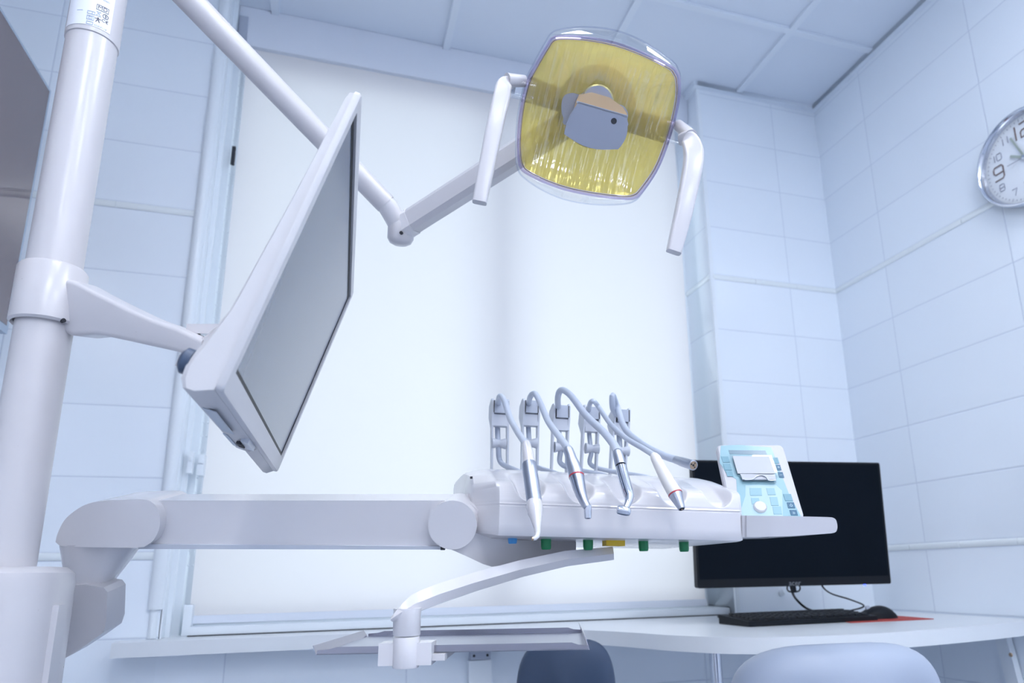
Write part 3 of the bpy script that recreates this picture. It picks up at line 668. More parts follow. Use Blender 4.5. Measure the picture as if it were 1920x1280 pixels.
# ------------------------------------------------------------------ monitor on the arm
b = B(); o_ = rr(MW, MH, 0.006, 3); i_ = rr(MW-0.030, MH-0.034, 0.001, 3)
b.rings([[AM(MW/2+x, MH/2+y, -0.006) for x, y in o_], [AM(MW/2+x, MH/2+y, -0.002) for x, y in o_], [AM(MW/2+x*0.994, MH/2+y*0.992, 0.0) for x, y in o_], [AM(MW/2+x, MH/2+0.004+y, 0.0) for x, y in i_], [AM(MW/2+x, MH/2+0.004+y, -0.004) for x, y in i_]], True, False)
build('front_bezel', b, M_PLASTIC2, amon)
b = B(); i2 = rr(MW-0.0302, MH-0.0342, 0.001, 3); b.ext(i2, AM(MW/2, MH/2+0.004, -0.0045), eh, ev, en, 0.0015)
build('screen', b, M_LCD, amon)
b = B()
b.rings([[AM(MW/2+x, MH/2+0.004+y, -0.0029) for x, y in rr(MW-0.031, MH-0.035, 0.001, 3)], [AM(MW/2+x, MH/2+0.004+y, -0.0029) for x, y in rr(MW-0.043, MH-0.046, 0.001, 3)],
         [AM(MW/2+x, MH/2+0.004+y, -0.0026) for x, y in rr(MW-0.043, MH-0.046, 0.001, 3)], [AM(MW/2+x, MH/2+0.004+y, -0.0026) for x, y in rr(MW-0.031, MH-0.035, 0.001, 3)]], closed=True)
build('screen_border', b, M_BLACK, amon)
# back shell: thin at the top, deep towards the bottom
prof = [(0.004, -0.0062), (MH-0.004, -0.0062), (MH-0.005, -0.0105), (MH-0.012, -0.0125), (MH*0.60, -0.0165), (MH*0.22, -0.0225), (MH*0.14, -0.028), (MH*0.08, -0.0325), (0.012, -0.0345), (0.001, -0.0335), (-0.006, -0.029), (-0.006, -0.022), (0.0, -0.0065)]
def shell(x0, x1, k): return [[AM(x, y, -0.0062+(z+0.0062)*kk) for y, z in prof] for x, kk in ((x0, 0.85*k), (x0+0.004, k), (x1-0.004, k), (x1, 0.85*k))]
b = B(); b.rings(shell(0.002, MW*0.60, 1.0)); build('back_shell', b, M_PLASTIC2, amon)
b = B(); b.rings(shell(MW*0.60-0.004, MW-0.002, 0.55)); build('back_shell', b, M_PLASTIC2, amon)
# stickers, vent, switch on the underside
def under(x0, x1, z0, z1, name, mm_, h=0.0006):
    b = B(); yb = -0.0062
    b.rings([[AM(x0, yb, z0), AM(x1, yb, z0), AM(x1, yb, z1), AM(x0, yb, z1)], [AM(x0, yb-h, z0), AM(x1, yb-h, z0), AM(x1, yb-h, z1), AM(x0, yb-h, z1)]])
    build(name, b, mm_, amon)
under(MW*0.14, MW*0.36, -0.026, -0.014, 'underside_sticker', M_GREYST)
under(MW*0.40, MW*0.55, -0.029, -0.024, 'vent', M_GREYST, 0.0008)
b = B(); b.box(AM(MW*0.50, -0.001, -0.010), (0.055, 0.010, 0.008), (eh, ev, en)); build('button_block', b.bevel(0.002), M_LGREY, amon)
b = B(); b.box(AM(MW*0.50, -0.005, -0.017), (0.028, 0.006, 0.006), (eh, ev, en)); build('power_socket', b.bevel(0.001), M_DARKHOLE, amon)
b = B(); b.lathe(AM(MW*0.03, MH*0.055, -0.0335), -en, [(0.011, 0), (0.011, 0.006), (0.007, 0.009)], 24); build('rubber_cap', b, M_NAVY, amon)
# hinge behind the monitor
hb = AM(MW*0.42, MH*0.50, -0.034)
b = B(); b.lathe(hb-eh*0.035, eh, [(0.010, 0), (0.015, 0.003), (0.015, 0.067), (0.010, 0.07)], 24); b.box(AM(MW*0.42, MH*0.5, -0.0225), (0.09, 0.08, 0.012), (eh, ev, en))
build('hinge', b, M_LACQ, marm)
b = B(); h1 = at(395, 652, 0.86); b.tube(smooth_path([h1, (h1+hb)/2+Z3*0.004, hb], 6), 0.015, 16); build('hinge_link', b, M_PLASTIC, marm)
b = B(); q = at(402, 618, 0.885); b.box(q, (0.055, 0.03, 0.012), (RGT, FWD, UPV)); build('hinge_block', b.bevel(0.004), M_PLASTIC, marm)
b = B(); q = at(362, 683, 0.85); b.box(q, (0.024, 0.03, 0.014), ((RGT-UPV*0.4).normalized(), FWD, (UPV+RGT*0.4).normalized())); build('hinge_bracket', b.bevel(0.003), M_PLASTIC2, marm)
b = B(); q = at(372, 672, 0.85); b.lathe(q-FWD*0.016, FWD, [(0.010, 0), (0.010, 0.034)], 20); build('hinge_pin', b, M_LGREY, marm)

# ------------------------------------------------------------------ lamp arm and lamp
EL = at(752, 428, 1.22)
PT = V(PXc, PYc, 1.87)
LC = at(1124, 216, 1.0)
lamp = thing('dental_lamp', 'dental lamp with yellow reflector and two white handles on a jointed white arm', 'lamp', LC)
larm = lamp
b = B(); b.lathe(PT-Z3*0.035, Z3, [(PR*1.06, 0), (PR*1.25, 0.004), (PR*1.25, 0.1), (PR*0.9, 0.108)], 32); build('pole_joint', b, M_LACQ, larm)
A1 = at(724, 383, 1.2)
d1 = (A1-PT).normalized()
b = B(); b.tube([PT+d1*0.02, PT+d1*(A1-PT).length*0.4, A1-d1*0.0], [0.0205, 0.0195, 0.0180], 28); build('upper_arm', b, M_LACQ, larm)
b = B(); b.tube([A1-d1*0.002, A1+d1*0.004, EL-d1*0.006], [0.0165, 0.0170, 0.0165], 24); build('arm_sleeve', b, M_PLASTIC, larm)
b = B(); vv = (UPV*0.98+RGT*0.05).normalized()
b.lathe(EL-vv*0.026, vv, [(0.010, -0.004), (0.018, 0.0), (0.0225, 0.008), (0.0225, 0.030), (0.0185, 0.040), (0.010, 0.046)], 28); build('elbow', b, M_LACQ, larm)
build('elbow_screw', B().lathe(at(752, 436, 1.195), FWD, [(0.003, 0), (0.003, 0.012)], 12), M_DARKHOLE, larm)
# lamp frame of axes
ln = (CAM-LC).normalized(); ln = (ln+V(0.06, 0, -0.02)).normalized()
lex = (RGT*math.cos(math.radians(16))-UPV*math.sin(math.radians(16))); lex = (lex-ln*lex.dot(ln)).normalized(); ley = ln.cross(lex)
LU = 0.955/FPX                                      # metres per image pixel at the lamp
def LP(x, y, z=0.0): return LC+lex*(x*LU)+ley*(y*LU)+ln*z
hubp = LP(-4, 20, -0.092)
b = B(); s0 = EL+(hubp-EL).normalized()*0.006; dl = (hubp-s0).normalized(); upf = (UPV-dl*UPV.dot(dl)).normalized()
oct_ = [(0.010, 0.020), (-0.010, 0.020), (-0.017, 0.012), (-0.017, -0.012), (-0.010, -0.020), (0.010, -0.020), (0.017, -0.012), (0.017, 0.012)]
b.sweep([s0, hubp], oct_, up=upf); build('lower_arm', b.bevel(0.003), M_LACQ, larm)
b = B(); b.sweep([s0-dl*0.012, s0+dl*0.020], [(x*1.06, y*1.06) for x, y in oct_], up=upf); build('elbow_cap', b.bevel(0.004), M_PLASTIC, larm)

OUT_PX = [(475, 108), (448, 145), (395, 235), (345, 335), (312, 480), (298, 620), (301, 735), (315, 780), (343, 806), (430, 850), (550, 892), (700, 922), (850, 938), (905, 931), (938, 902), (1010, 800), (1062, 680), (1110, 520), (1132, 400), (1131, 318), (1118, 285), (1088, 254), (950, 186), (800, 132), (650, 104), (525, 97)]
def lproj(px, py): q = onplane(px, py, LC, ln)-LC; return q.dot(lex)/LU, q.dot(ley)/LU
_o = [V(*lproj(860+x/2.724, 30+y/2.724), 0) for x, y in OUT_PX]
_sp = smooth_path(_o[-2:]+_o+_o[:3], 4); _sp = _sp[8:8+4*len(_o)]
OUTL = [(p.x, p.y) for p in _sp]
ocx, ocy = sum(p[0] for p in OUTL)/len(OUTL), sum(p[1] for p in OUTL)/len(OUTL)
def outl(sx, sy=None, rnd=0.0):
    """outline scaled about its centre; rnd blends it towards a circle"""
    sy = sx if sy is None else sy; res = []
    for x, y in OUTL:
        dx, dy = x-ocx, y-ocy; l = math.hypot(dx, dy); m_ = (1-rnd)+rnd*142/l
        res.append((ocx+dx*sx*m_, ocy+dy*sy*m_))
    return res
# reflector bowl
b = B(); rings = []
for k, (sc_, z) in enumerate(((0.955, -0.012), (0.90, -0.024), (0.80, -0.036), (0.66, -0.047), (0.47, -0.055), (0.30, -0.059), (0.16, -0.060))):
    rings.append([LP(x, y, z) for x, y in outl(sc_, rnd=k/7)])
b.rings(rings, False, False)
uvl = b.bm.loops.layers.uv.new('UVMap')
for f in b.bm.faces:
    for l in f.loops:
        q = l.vert.co-LC; l[uvl].uv = (q.dot(lex)/(140*LU), q.dot(ley)/(140*LU))
build('reflector', b, M_REFL, lamp)
# front cover, slightly domed, with the moulded violet edge
b = B(); rings = []
for sc_, z in ((0.975, 0.0), (0.8, 0.006), (0.5, 0.011), (0.2, 0.0135), (0.02, 0.014)): rings.append([LP(x, y, z) for x, y in outl(sc_)])
b.rings(rings, False, True); build('front_cover', b, M_COVER, lamp)
b = B(); er = [(1.0, 0.003), (0.962, 0.004), (0.958, -0.012), (0.99, -0.016), (1.008, -0.010)]
rs_ = [[LP(x, y, z) for x, y in outl(sc_)] for sc_, z in er]
b.rings([[rs_[k][i] for k in range(5)] for i in range(len(OUTL))], closed=True); build('cover_edge', b, M_PURPLE, lamp)
b = B(); er = [(0.955, 0.0042), (0.948, 0.0042), (0.948, 0.0030), (0.955, 0.0030)]
rs_ = [[LP(x, y, z) for x, y in outl(sc_)] for sc_, z in er]
b.rings([[rs_[k][i] for k in range(4)] for i in range(len(OUTL))], closed=True); build('inner_bead', b, M_VIOLET, lamp)
# clear rear housing whose rim bulges out above and below the cover
def hous(sc_, bul):
    res = []
    for x, y in outl(sc_):
        f_ = max(0, 1-((x-ocx)/150)**2); res.append((x, y+bul*f_*(1 if y > ocy else -1)*min(1, abs(y-ocy)/90)))
    return res
b = B(); rings = []
for sc_, bul, z in ((1.005, 4, -0.008), (1.02, 15, -0.016), (1.02, 17, -0.024), (0.96, 12, -0.042), (0.80, 6, -0.064), (0.5, 0, -0.080), (0.2, 0, -0.086)):
    rings.append([LP(x, y, z) for x, y in hous(sc_, bul)])
b.rings(rings, False, True); build('clear_housing', b, M_CLEAR, lamp)
b = B(); hr_ = hous(1.022, 18)
b.tube([LP(x, y, -0.019) for x, y in hr_]+[LP(*hr_[0], -0.019)], 0.0011, 8); build('housing_rim', b, M_CLEARW, lamp)
# yoke behind the reflector with a round hub
b = B(); yp = [LP(-143, 9, -0.050), LP(-125, 9, -0.070), LP(-80, 8, -0.088), LP(0, 8, -0.094), LP(80, 6, -0.088), LP(125, 6, -0.070), LP(143, 6, -0.050)]
b.sweep(smooth_path(yp, 5), rr(0.036, 0.014, 0.005), up=ln); build('yoke', b, M_YOKE, lamp)
b = B(); b.lathe(LP(-2, 12, -0.096), ln, [(0.056, 0), (0.060, 0.003), (0.060, 0.008), (0.050, 0.011)], 40); build('yoke_hub', b, M_YOKE, lamp)
# bulb socket: lobed collar, tan ceramic, grey shield in front
b = B()
lobp = [(525, 480), (528, 430), (545, 402), (580, 393), (615, 400), (640, 390), (665, 378), (705, 372), (745, 380), (772, 405), (790, 440), (815, 450), (840, 460), (860, 490), (858, 525), (835, 570), (560, 560), (535, 520)]
lz = LC+ln*-0.056
lp3 = [onplane(860+x/2.724, 30+y/2.724, lz, ln) for x, y in lobp]
lp3 = smooth_path([lp3[-1]]+lp3+[lp3[0], lp3[1]], 4)[4:-4]; lp3 = lp3[:-1]
b.prism(lp3, ln*0.012)
build('socket_collar', b.bevel(0.002), M_GREYP, lamp)
b = B(); b.lathe(LP(-8, 22, -0.046), ln, [(0.024, 0), (0.024, 0.010), (0.022, 0.012)], 32); build('lamp_socket', b, M_STEEL, lamp)
b = B(); tp = [(-50, 16), (-47, 30), (-25, 40), (10, 40), (40, 30), (52, 20), (50, 0), (-50, 0)]
b.prism([LP(x, y-4, -0.040) for x, y in tp], ln*0.040); build('ceramic_holder', b.bevel(0.002), M_TAN, lamp)
def shield(z0, z1):
    top = [(-45, 13), (53, 13)]; L_ = []
    for i in range(9): t = i/8; L_.append((-45-13*math.sin(PI*t*0.62), 13-64*t))
    for i in range(1, 8): t = i/8; L_.append((-57+110*t, -51-12*math.sin(PI*t)))
    for i in range(9): t = 1-i/8; L_.append((53+16*math.sin(PI*t*0.75)-t*10, 13-64*t))
    return [[LP(x-1, y, z0) for x, y in L_], [LP(x-1, y, z1) for x, y in L_]]
b = B(); b.rings(shield(-0.008, 0.003)); build('bulb_shield', b.bevel(0.0015), M_SHADE, lamp)
build('shield_hole', B().lathe(LP(30, -3, 0.0031), ln, [(0.0042, 0), (0.0042, 0.0004)], 20), M_DARKHOLE, lamp)
b = B(); b.box(LP(2, 12, -0.003), (0.075, 0.003, 0.012), (lex, ley, ln)); build('shield_lip', b.bevel(0.001), M_LGREY, lamp)
# joints and handles
def handle(side):
    if side < 0: pth = [(958, 156, 0.985), (946, 160, 0.972), (940, 185, 0.962), (930, 226, 0.95), (915, 300, 0.935), (899, 380, 0.92)]
    else: pth = [(1275, 262, 0.985), (1291, 262, 0.975), (1300, 285, 0.965), (1297, 322, 0.952), (1282, 395, 0.935), (1263, 473, 0.92)]
    P_ = [at(*q) for q in pth]; ws = [20, 30, 33, 32, 30, 26] if side < 0 else [20, 32, 38, 36, 33, 27]
    sp, wv = smooth_path(P_, 6, [x*0.95/FPX for x in ws])
    b = B(); b.sweep(sp, [rr(ww, ww*0.62, ww*0.18, 4) for ww in wv], up=ln); build('handle', b, M_LACQ, lamp)
    q = LP(side*158, 8, -0.010)
    b = B(); b.box(q, (0.026, 0.030, 0.022), (lex, ley, ln)); b.lathe(q-lex*0.018, lex, [(0.014, 0), (0.014, 0.036)], 24); build('handle_joint', b.bevel(0.002), M_CLEAR, lamp)
    build('joint_pin', B().lathe(q+lex*side*0.010, lex*side, [(0.010, 0), (0.010, 0.006)], 20), M_STEEL, lamp)
    b = B(); e0 = at(950, 150, 0.972) if side < 0 else at(1296, 256, 0.97)
    b.tube([q+ley*0.010, e0-ln*0.004], [0.008, 0.0095], 16); build('handle_boss', b, M_LACQ, lamp)
handle(-1); handle(1)

# ------------------------------------------------------------------ delivery arm from the column
darm = table = thing('instrument_table', 'white dental instrument table with hose holders on a thick horizontal arm', 'instrument table', at(1160, 1020, 1.0))
def pxprism(pts, d0, d1): return [[at(x, y, d0) for x, y in pts], [at(x, y, d0)+FWD*(d1-d0) for x, y in pts]]
b = B(); pts = [(104, 1016), (108, 1000), (120, 976), (138, 959), (160, 946), (188, 939), (225, 937), (266, 936), (284, 941), (296, 955), (300, 975), (297, 995), (286, 1014), (270, 1025), (256, 1027), (140, 1025), (112, 1023)]
pts = [(p.x, p.y) for p in smooth_path([V(x, y, 0) for x, y in pts[:14]], 4)]+pts[14:]
b.rings(pxprism(pts, 0.915, 1.0)); build('shoulder_cover', b.bevel(0.006, 3, 40), M_PLASTIC, darm)
b = B(); b.rings(pxprism([(264, 938), (852, 938), (852, 1028), (264, 1028)], 0.93, 0.99)); build('arm_beam', b.bevel(0.004, 3), M_PLASTIC, darm)
b = B(); b.rings(pxprism([(262, 1020), (833, 1024), (833, 1030), (258, 1029)], 0.926, 0.99)); build('beam_sill', b.bevel(0.001), M_LGREY, darm)
pA, pB_ = at(190, 1024, 0.957), at(168, 1092, 0.957)
b = B(); b.rings([[pA+RGT*0.0+V(x, y, 0) for x, y in rr(0.090, 0.080, 0.03, 6)], [pB_+V(x, y, 0) for x, y in rr(0.052, 0.060, 0.022, 6)], [pB_+V(x, y, -0.004) for x, y in rr(0.050, 0.058, 0.022, 6)]]); build('shoulder_post', b, M_PLASTIC, darm)
b = B(); pts = [(848+46*math.cos(math.radians(a)), 984+46*math.sin(math.radians(a))) for a in range(0, 360, 10)]
b.rings(pxprism(pts, 0.918, 0.985)); build('elbow_cover', b.bevel(0.004, 3, 40), M_PLASTIC, darm)
b = B(); pts = [(846, 1030), (862, 1037), (880, 1045), (905, 1057), (922, 1062), (945, 1059), (985, 1048), (1040, 1038), (1080, 1034), (1080, 1014), (960, 1012), (925, 1003), (912, 985), (902, 962), (886, 947), (868, 941), (848, 939)]
dd_ = lambda x: 1/(1/0.921-(x-850)*0.00049)
b.rings([[at(x, y, dd_(x)) for x, y in pts], [at(x, y, dd_(x))+FWD*0.06 for x, y in pts]]); build('under_arm', b.bevel(0.004, 3, 50), M_PLASTIC, darm, smooth=30)
b = B(); b.rings(pxprism([(826, 1024), (834, 1024), (834, 1031), (826, 1031)], 0.92, 0.925)); build('stop_mark', b, M_DARKHOLE, darm)
b = B(); pts = [(76, 1098), (160, 1096), (194, 1101), (201, 1110), (199, 1168), (193, 1186), (165, 1206), (125, 1232), (76, 1256)]
b.rings(pxprism(pts, 0.925, 0.965)); build('pivot_block', b.bevel(0.004, 3, 25), M_LACQ, dcol, smooth=30)

# ------------------------------------------------------------------ instrument table
TO = at(935, 1005, 0.90); TR_ = at(1390, 1015, 0.98)
tex = (TR_-TO).normalized(); TW = (TR_-TO).length; tey = V(-tex.y, tex.x, 0).normalized(); tez = tex.cross(tey)
def T(s, t, z): return TO+tex*s+tey*t+tez*z
def s_at(px, py, t): q = onplane(px, py, T(0, t, 0), tey); return (q-TO).dot(tex), (q-TO).dot(tez)
scoops = [s_at(px, 915, 0.004)[0] for px in (994, 1087, 1176, 1262, 1347)]
HWS = 0.0235
def wsc(s):
    v = 0
    for c in scoops:
        x = abs(s-c)/HWS
        if x < 1: q = min(1, max(0, (1-x)/0.55)); v = max(v, q*q*(3-2*q))
    return v
base = [(0.0, 0.0435), (0.0, 0.0465), (0.0005, 0.0495), (0.001, 0.0525), (0.0016, 0.0555), (0.0024, 0.0585), (0.0036, 0.0615), (0.0052, 0.0645), (0.0075, 0.0672), (0.0105, 0.0695), (0.014, 0.0712), (0.018, 0.0728), (0.024, 0.0748), (0.031, 0.0770), (0.040, 0.0800), (0.050, 0.0832), (0.062, 0.0870), (0.076, 0.0914), (0.092, 0.0962)]
prof = [(0.012, 0.0, 9), (0.004, 0.0012, 9), (0.001, 0.006, 9), (0.0, 0.016, 9), (-0.001, 0.030, 9), (-0.0014, 0.0385, 9), (-0.0002, 0.0395, 9), (-0.0002, 0.0405, 9), (-0.0014, 0.0417, 9)]
SUB = 4
prof += [(base[i][0]+(base[i+1][0]-base[i][0])*j/SUB, base[i][1]+(base[i+1][1]-base[i][1])*j/SUB, i+j/SUB) for i in range(len(base)-1) for j in range(SUB)]+[(base[-1][0], base[-1][1], len(base)-1)]
prof = [(t, z, (None if i < 9 else k)) for i, (t, z, k) in enumerate(prof)]
prof += [(0.110, 0.1005, None), (0.130, 0.105, None), (0.150, 0.1085, None), (0.19, 0.111, None), (0.27, 0.111, None), (0.296, 0.109, None), (0.302, 0.10, None), (0.302, 0.012, None), (0.295, 0.002, None), (0.28, 0.0, None)]
def sst(x): x = min(1, max(0, x)); return x*x*(3-2*x)
def hollow(s, k):
    """depth 0..1 of the instrument hollow at station s, profile step k"""
    if k is None: return 0.0
    v = 0.0
    for c in scoops:
        x = abs(s-c)/HWS
        if x >= 1: continue
        if k < 9: r = math.hypot(x, (9-k)/8.6)          # round lower end of the U
        else: r = x
        d_ = sst((1-r)/0.55)
        if k > 9: d_ *= 1-sst((k-9)/9.5)
        v = max(v, d_)
    return v
def ring_at(s, tsh=0.0, zi=0.0, k=1.0):
    out = []
    for t, z, mm_ in prof:
        wv = hollow(s, mm_); t2 = t+0.0105*wv; z2 = z-0.0125*wv
        if tsh: t2 = max(t2, tsh+t2*0.3) if t2 < 0.25 else t2-0.01
        zz = z2*(1-2*zi/0.11)+zi
        out.append(T(s, t2, zz))
    return out
b = B(); rings = [ring_at(-0.030, 0.055, 0.010), ring_at(-0.027, 0.048, 0.007), ring_at(-0.004, 0.006, 0.001), ring_at(0.0)]
NS = 340
for i in range(1, NS): rings.append(ring_at(TW*i/NS))
rings += [ring_at(TW), ring_at(TW+0.005, 0.004, 0.001), ring_at(TW+0.010, 0.018, 0.006)]
b.rings(rings); build('table_body', b, M_PLASTIC, table, smooth=30)
b = B(); b.box(T(-0.030, 0.085, 0.036), (0.030, 0.006, 0.050), (tey, tex, tez)); build('end_cap', b.bevel(0.0025, 3), M_LACQ, table)
b = B(); b.box(T(-0.030, 0.062, 0.082), (0.003, 0.003, 0.003), (tey, tex, tez)); build('end_screw', b, M_DARKHOLE, table)
# valve knobs under the table
for px, mm_, wpx, top, bot, nm in ((961, M_BLUE, 17, 1007, 1019, 'blue valve knob'), (1024, M_GREEN, 19, 1007, 1030, None), (1103, M_GREEN, 19, 1008, 1031, None), (1207, M_GREEN, 19, 1010, 1033, None), (1283, M_GREEN, 19, 1010, 1034, None)):
    s, z0 = s_at(px, bot, 0.045); r = wpx/2*0.96/FPX
    o = build('valve_knob', B().lathe(T(s, 0.045, z0), Z3, [(r*0.80, 0), (r*0.92, 0.001), (r, 0.004), (r*1.02, -z0+0.002)], 24), mm_, table)
    o['label'] = nm or 'green valve knob'
s0, z0 = s_at(1133, 1023, 0.05); s1, _ = s_at(1168, 1023, 0.05)
b = B(); b.box(T((s0+s1)/2, 0.05, z0/2+0.001), (s1-s0, 0.018, abs(z0)+0.002), (tex, tey, tez)); o = build('hose_clip', b.bevel(0.0015), M_YELLOW, table); o['label'] = 'yellow clip'
# hose holders
TH = 0.27
hold = []
for i, (px, ytop) in enumerate(((938, 748), (996, 748), (1053, 757), (1110, 760), (1166, 765))):
    s, zt_ = s_at(px, ytop, TH); hold.append((s, zt_))
    HW = 0.0135; lean = 0.0015*(i-1)
    b = B()
    for sg in (-1, 1):
        sx = s+sg*HW
        sd = [(0.006, 0.10), (0.000, 0.135), (-0.002, zt_-0.045), (-0.006, zt_-0.030), (-0.006, zt_-0.004), (-0.002, zt_), (0.010, zt_), (0.030, zt_-0.008), (0.034, zt_-0.028), (0.012, zt_-0.050), (0.010, 0.10)]
        b.prism([T(sx-0.0016+lean*(1-z/zt_)*-4, TH+t, z) for t, z in sd], tex*0.0032)
    b.box(T(s, TH+0.004, zt_-0.038), (2*HW, 0.014, 0.020), (tex, tey, tez))
    ha = build('hose_holder', b, M_LGREY, table)
    b = B(); b.box(T(s, TH-0.001, zt_-0.015), (0.0215, 0.012, 0.022), (tex, tey, tez)); build('top_roller', b.bevel(0.002), M_GREYP, ha)
    for sg in (-1, 1):
        build('roller_gap', B().box(T(s+sg*0.0113, TH-0.003, zt_-0.015), (0.0012, 0.010, 0.021), (tex, tey, tez)), M_DARKHOLE, ha)
    b = B(); b.lathe(T(s-0.012, TH+0.002, zt_-0.078), tex, [(0.0095, 0), (0.0095, 0.001), (0.0065, 0.010), (0.0060, 0.012), (0.0065, 0.014), (0.0095, 0.023), (0.0095, 0.024)], 20); build('lower_roller', b, M_LGREY, ha)
# side tray and key panel
b = B(); pts = [(1392, 966), (1470, 967), (1552, 969)]+[(p.x, p.y) for p in smooth_path([V(1560, 969.6, 0), V(1566.5, 973, 0), V(1569.5, 981, 0), V(1570, 990, 0), V(1567, 997, 0), V(1559, 999.5, 0)], 4)]+[(1480, 1005), (1392, 1007)]
b.rings([[at(x, y, 0.985) for x, y in pts], [at(x, y, 0.985)+tey*0.07 for x, y in pts]]); build('side_handle', b.bevel(0.004, 3), M_PLASTIC, table)
b = B(); pts = [(1400, 966), (1442, 967), (1445, 975), (1445, 998), (1440, 1006), (1400, 1007)]
b.rings([[at(x, y, 0.981) for x, y in pts], [at(x, y, 0.981)+tey*0.03 for x, y in pts]]); build('handle_pad', b.bevel(0.003), M_PLASTIC2, table)
KTL, _ktr, KBR, KBL = quad((1332, 833), (1457, 833), (1509, 971), (1372, 971), 1.0)
print('panel', (KBR-KBL).length, (KTL-KBL).length, (KBR-KBL).normalized().dot((KTL-KBL).normalized()), KTL[:], KBL[:], KBR[:])
kex2 = (KBR-KBL).normalized(); kW = (KBR-KBL).length; kup = KTL-KBL; kup = (kup-kex2*kup.dot(kex2)); kH = kup.length; kup.normalize(); kn = kex2.cross(kup)
kTL = KBL+kup*kH; KO = KBL
def KPn(x, y, z=0.0): return KO+kex2*x+kup*y+kn*z
def kpx(px, py): q = onplane(px, py, KO, kn)-KO; return q.dot(kex2), q.dot(kup)
b = B(); b.rings([[KPn(kW/2+x, kH/2+y, -0.012) for x, y in rr(kW, kH, 0.008)], [KPn(kW/2+x, kH/2+y, -0.002) for x, y in rr(kW, kH, 0.008)], [KPn(kW/2+x, kH/2+y, 0.0) for x, y in rr(kW-0.004, kH-0.004, 0.007)]])
kp = build('key_panel', b.bevel(0.001), M_PANELW, table)
def kz(ix, iy): return 1310+ix/6.4, 820+iy/6.4
def kpoly(pts, z0, z1, name, mm_):
    P_ = [kpx(*kz(*p)) for p in pts]
    b = B(); b.rings([[KPn(x, y, z0) for x, y in P_], [KPn(x, y, z1) for x, y in P_]]); return build(name, b, mm_, kp)
kpoly([(265, 100), (480, 90), (870, 120), (1080, 670), (1230, 950), (480, 950), (450, 500), (330, 430), (250, 300)], 0.0001, 0.0004, 'overlay', M_TEAL)
kpoly([(560, 575), (930, 575), (1000, 640), (1010, 950), (480, 950), (560, 700)], 0.0004, 0.0006, 'overlay', M_PALEK)
kpoly([(357, 153), (800, 160), (820, 208), (372, 200)], 0.0004, 0.0007, 'display', M_LCDG)
# writing plate with clip
kpoly([(362, 215), (870, 225), (950, 450), (925, 560), (520, 548), (495, 480), (432, 455)], 0.0005, 0.0030, 'plate_frame', M_CLEAR)
kpoly([(402, 240), (838, 247), (912, 452), (462, 450)], 0.0032, 0.0040, 'writing_plate', M_PLATE)
kpoly([(490, 462), (905, 470), (918, 530), (520, 528)], 0.0032, 0.0055, 'plate_edge', M_PLATE)
b = B(); P_ = [KPn(*kpx(*kz(*p)), 0.0065) for p in ((540, 540), (630, 535), (680, 500), (745, 485), (800, 510), (830, 545), (915, 545))]
b.tube(smooth_path(P_, 6), 0.0008, 8); build('wire_clip', b, M_STEEL, kp)
def kkey(x0, y0, x1, y1, skew, mm_, mark=None):
    o = kpoly([(x0, y0), (x1, y0), (x1+skew, y1), (x0+skew, y1)], 0.0005, 0.0011, 'key', mm_)
    if mark:
        cx, cy = (x0+x1+skew)/2, (y0+y1)/2; q = KPn(*kpx(*kz(cx, cy)), 0.0012)
        build('key_mark', B().text(mark, 0.0085, q, kex2, kup, 0.0001), M_PALEK, o)
    return o
kkey(268, 232, 352, 302, 22, M_TEALM); kkey(290, 318, 375, 395, 24, M_TEALM); kkey(322, 405, 396, 470, 20, M_TEALM)
kkey(878, 245, 945, 315, 22, M_TEALM); kkey(922, 332, 975, 396, 18, M_TEALD, '+'); kkey(946, 418, 1005, 484, 20, M_TEALD, '\u2013')
kkey(1012, 682, 1105, 762, 25, M_TEALM); kkey(1055, 782, 1140, 850, 18, M_TEALD, '\u00f3'); kkey(1088, 874, 1172, 936, 18, M_TEALD, '\u00bb')
kkey(810, 612, 905, 692, 20, M_TEAL); kkey(850, 718, 940, 820, 20, M_TEAL); kkey(885, 830, 985, 925, 15, M_TEAL); kkey(610, 610, 750, 700, 8, M_TEAL); kkey(625, 730, 720, 800, 14, M_TEAL)
q = KPn(*kpx(*kz(735, 840)), 0.0006)
b = B(); b.lathe(q, kn, [(0.0095, 0), (0.0095, 0.002), (0.008, 0.004)], 32); build('round_key', b, M_PLASTIC, kp)
# bottom hanger of the tray: curved arm and post
tarm = table
st = [((1150, 1024), (1152, 1049), 0.99), ((1060, 1032), (1064, 1061), 0.955), ((973, 1050), (980, 1081), 0.92), ((883, 1074), (888, 1109), 0.88), ((818, 1094), (830, 1129), 0.85), ((768, 1115), (786, 1145), 0.825), ((748, 1136), (756, 1157), 0.81), ((731, 1156), (733, 1166), 0.80)]
b = B(); rings = []
for tp_, bt_, d in st:
    a, c = at(*tp_, d), at(*bt_, d); wd = 0.042 if tp_[0] < 1000 else 0.05
    dn = V(FWD.x, FWD.y, 0).normalized(); mid = a.lerp(c, 0.55)
    rings.append([a+dn*0.008, mid, c+dn*0.006, c+dn*(wd-0.006), mid+dn*wd, a+dn*(wd-0.008)])
K = 5; fine = []
for i in range(len(rings)-1):
    for j in range(K): fine.append([p0.lerp(p1, j/K) for p0, p1 in zip(rings[i], rings[i+1])])
fine.append(rings[-1]); b.rings(fine); build('curved_arm', b.bevel(0.002, 2, 30), M_PLASTIC, tarm)
pp = at(763, 1170, 0.823); 
def zrow(py, x=763): v = ray(x, py); k = math.hypot(pp.x-CAM.x, pp.y-CAM.y)/math.hypot(v.x, v.y); return CAM.z+v.z*k
R1 = 0.0158
b = B(); b.lathe((pp.x, pp.y, zrow(1191)), Z3, [(R1*0.96, 0), (R1, 0.001), (R1*1.02, zrow(1140)-zrow(1191))], 32); build('upper_post', b, M_PLASTIC, tarm)
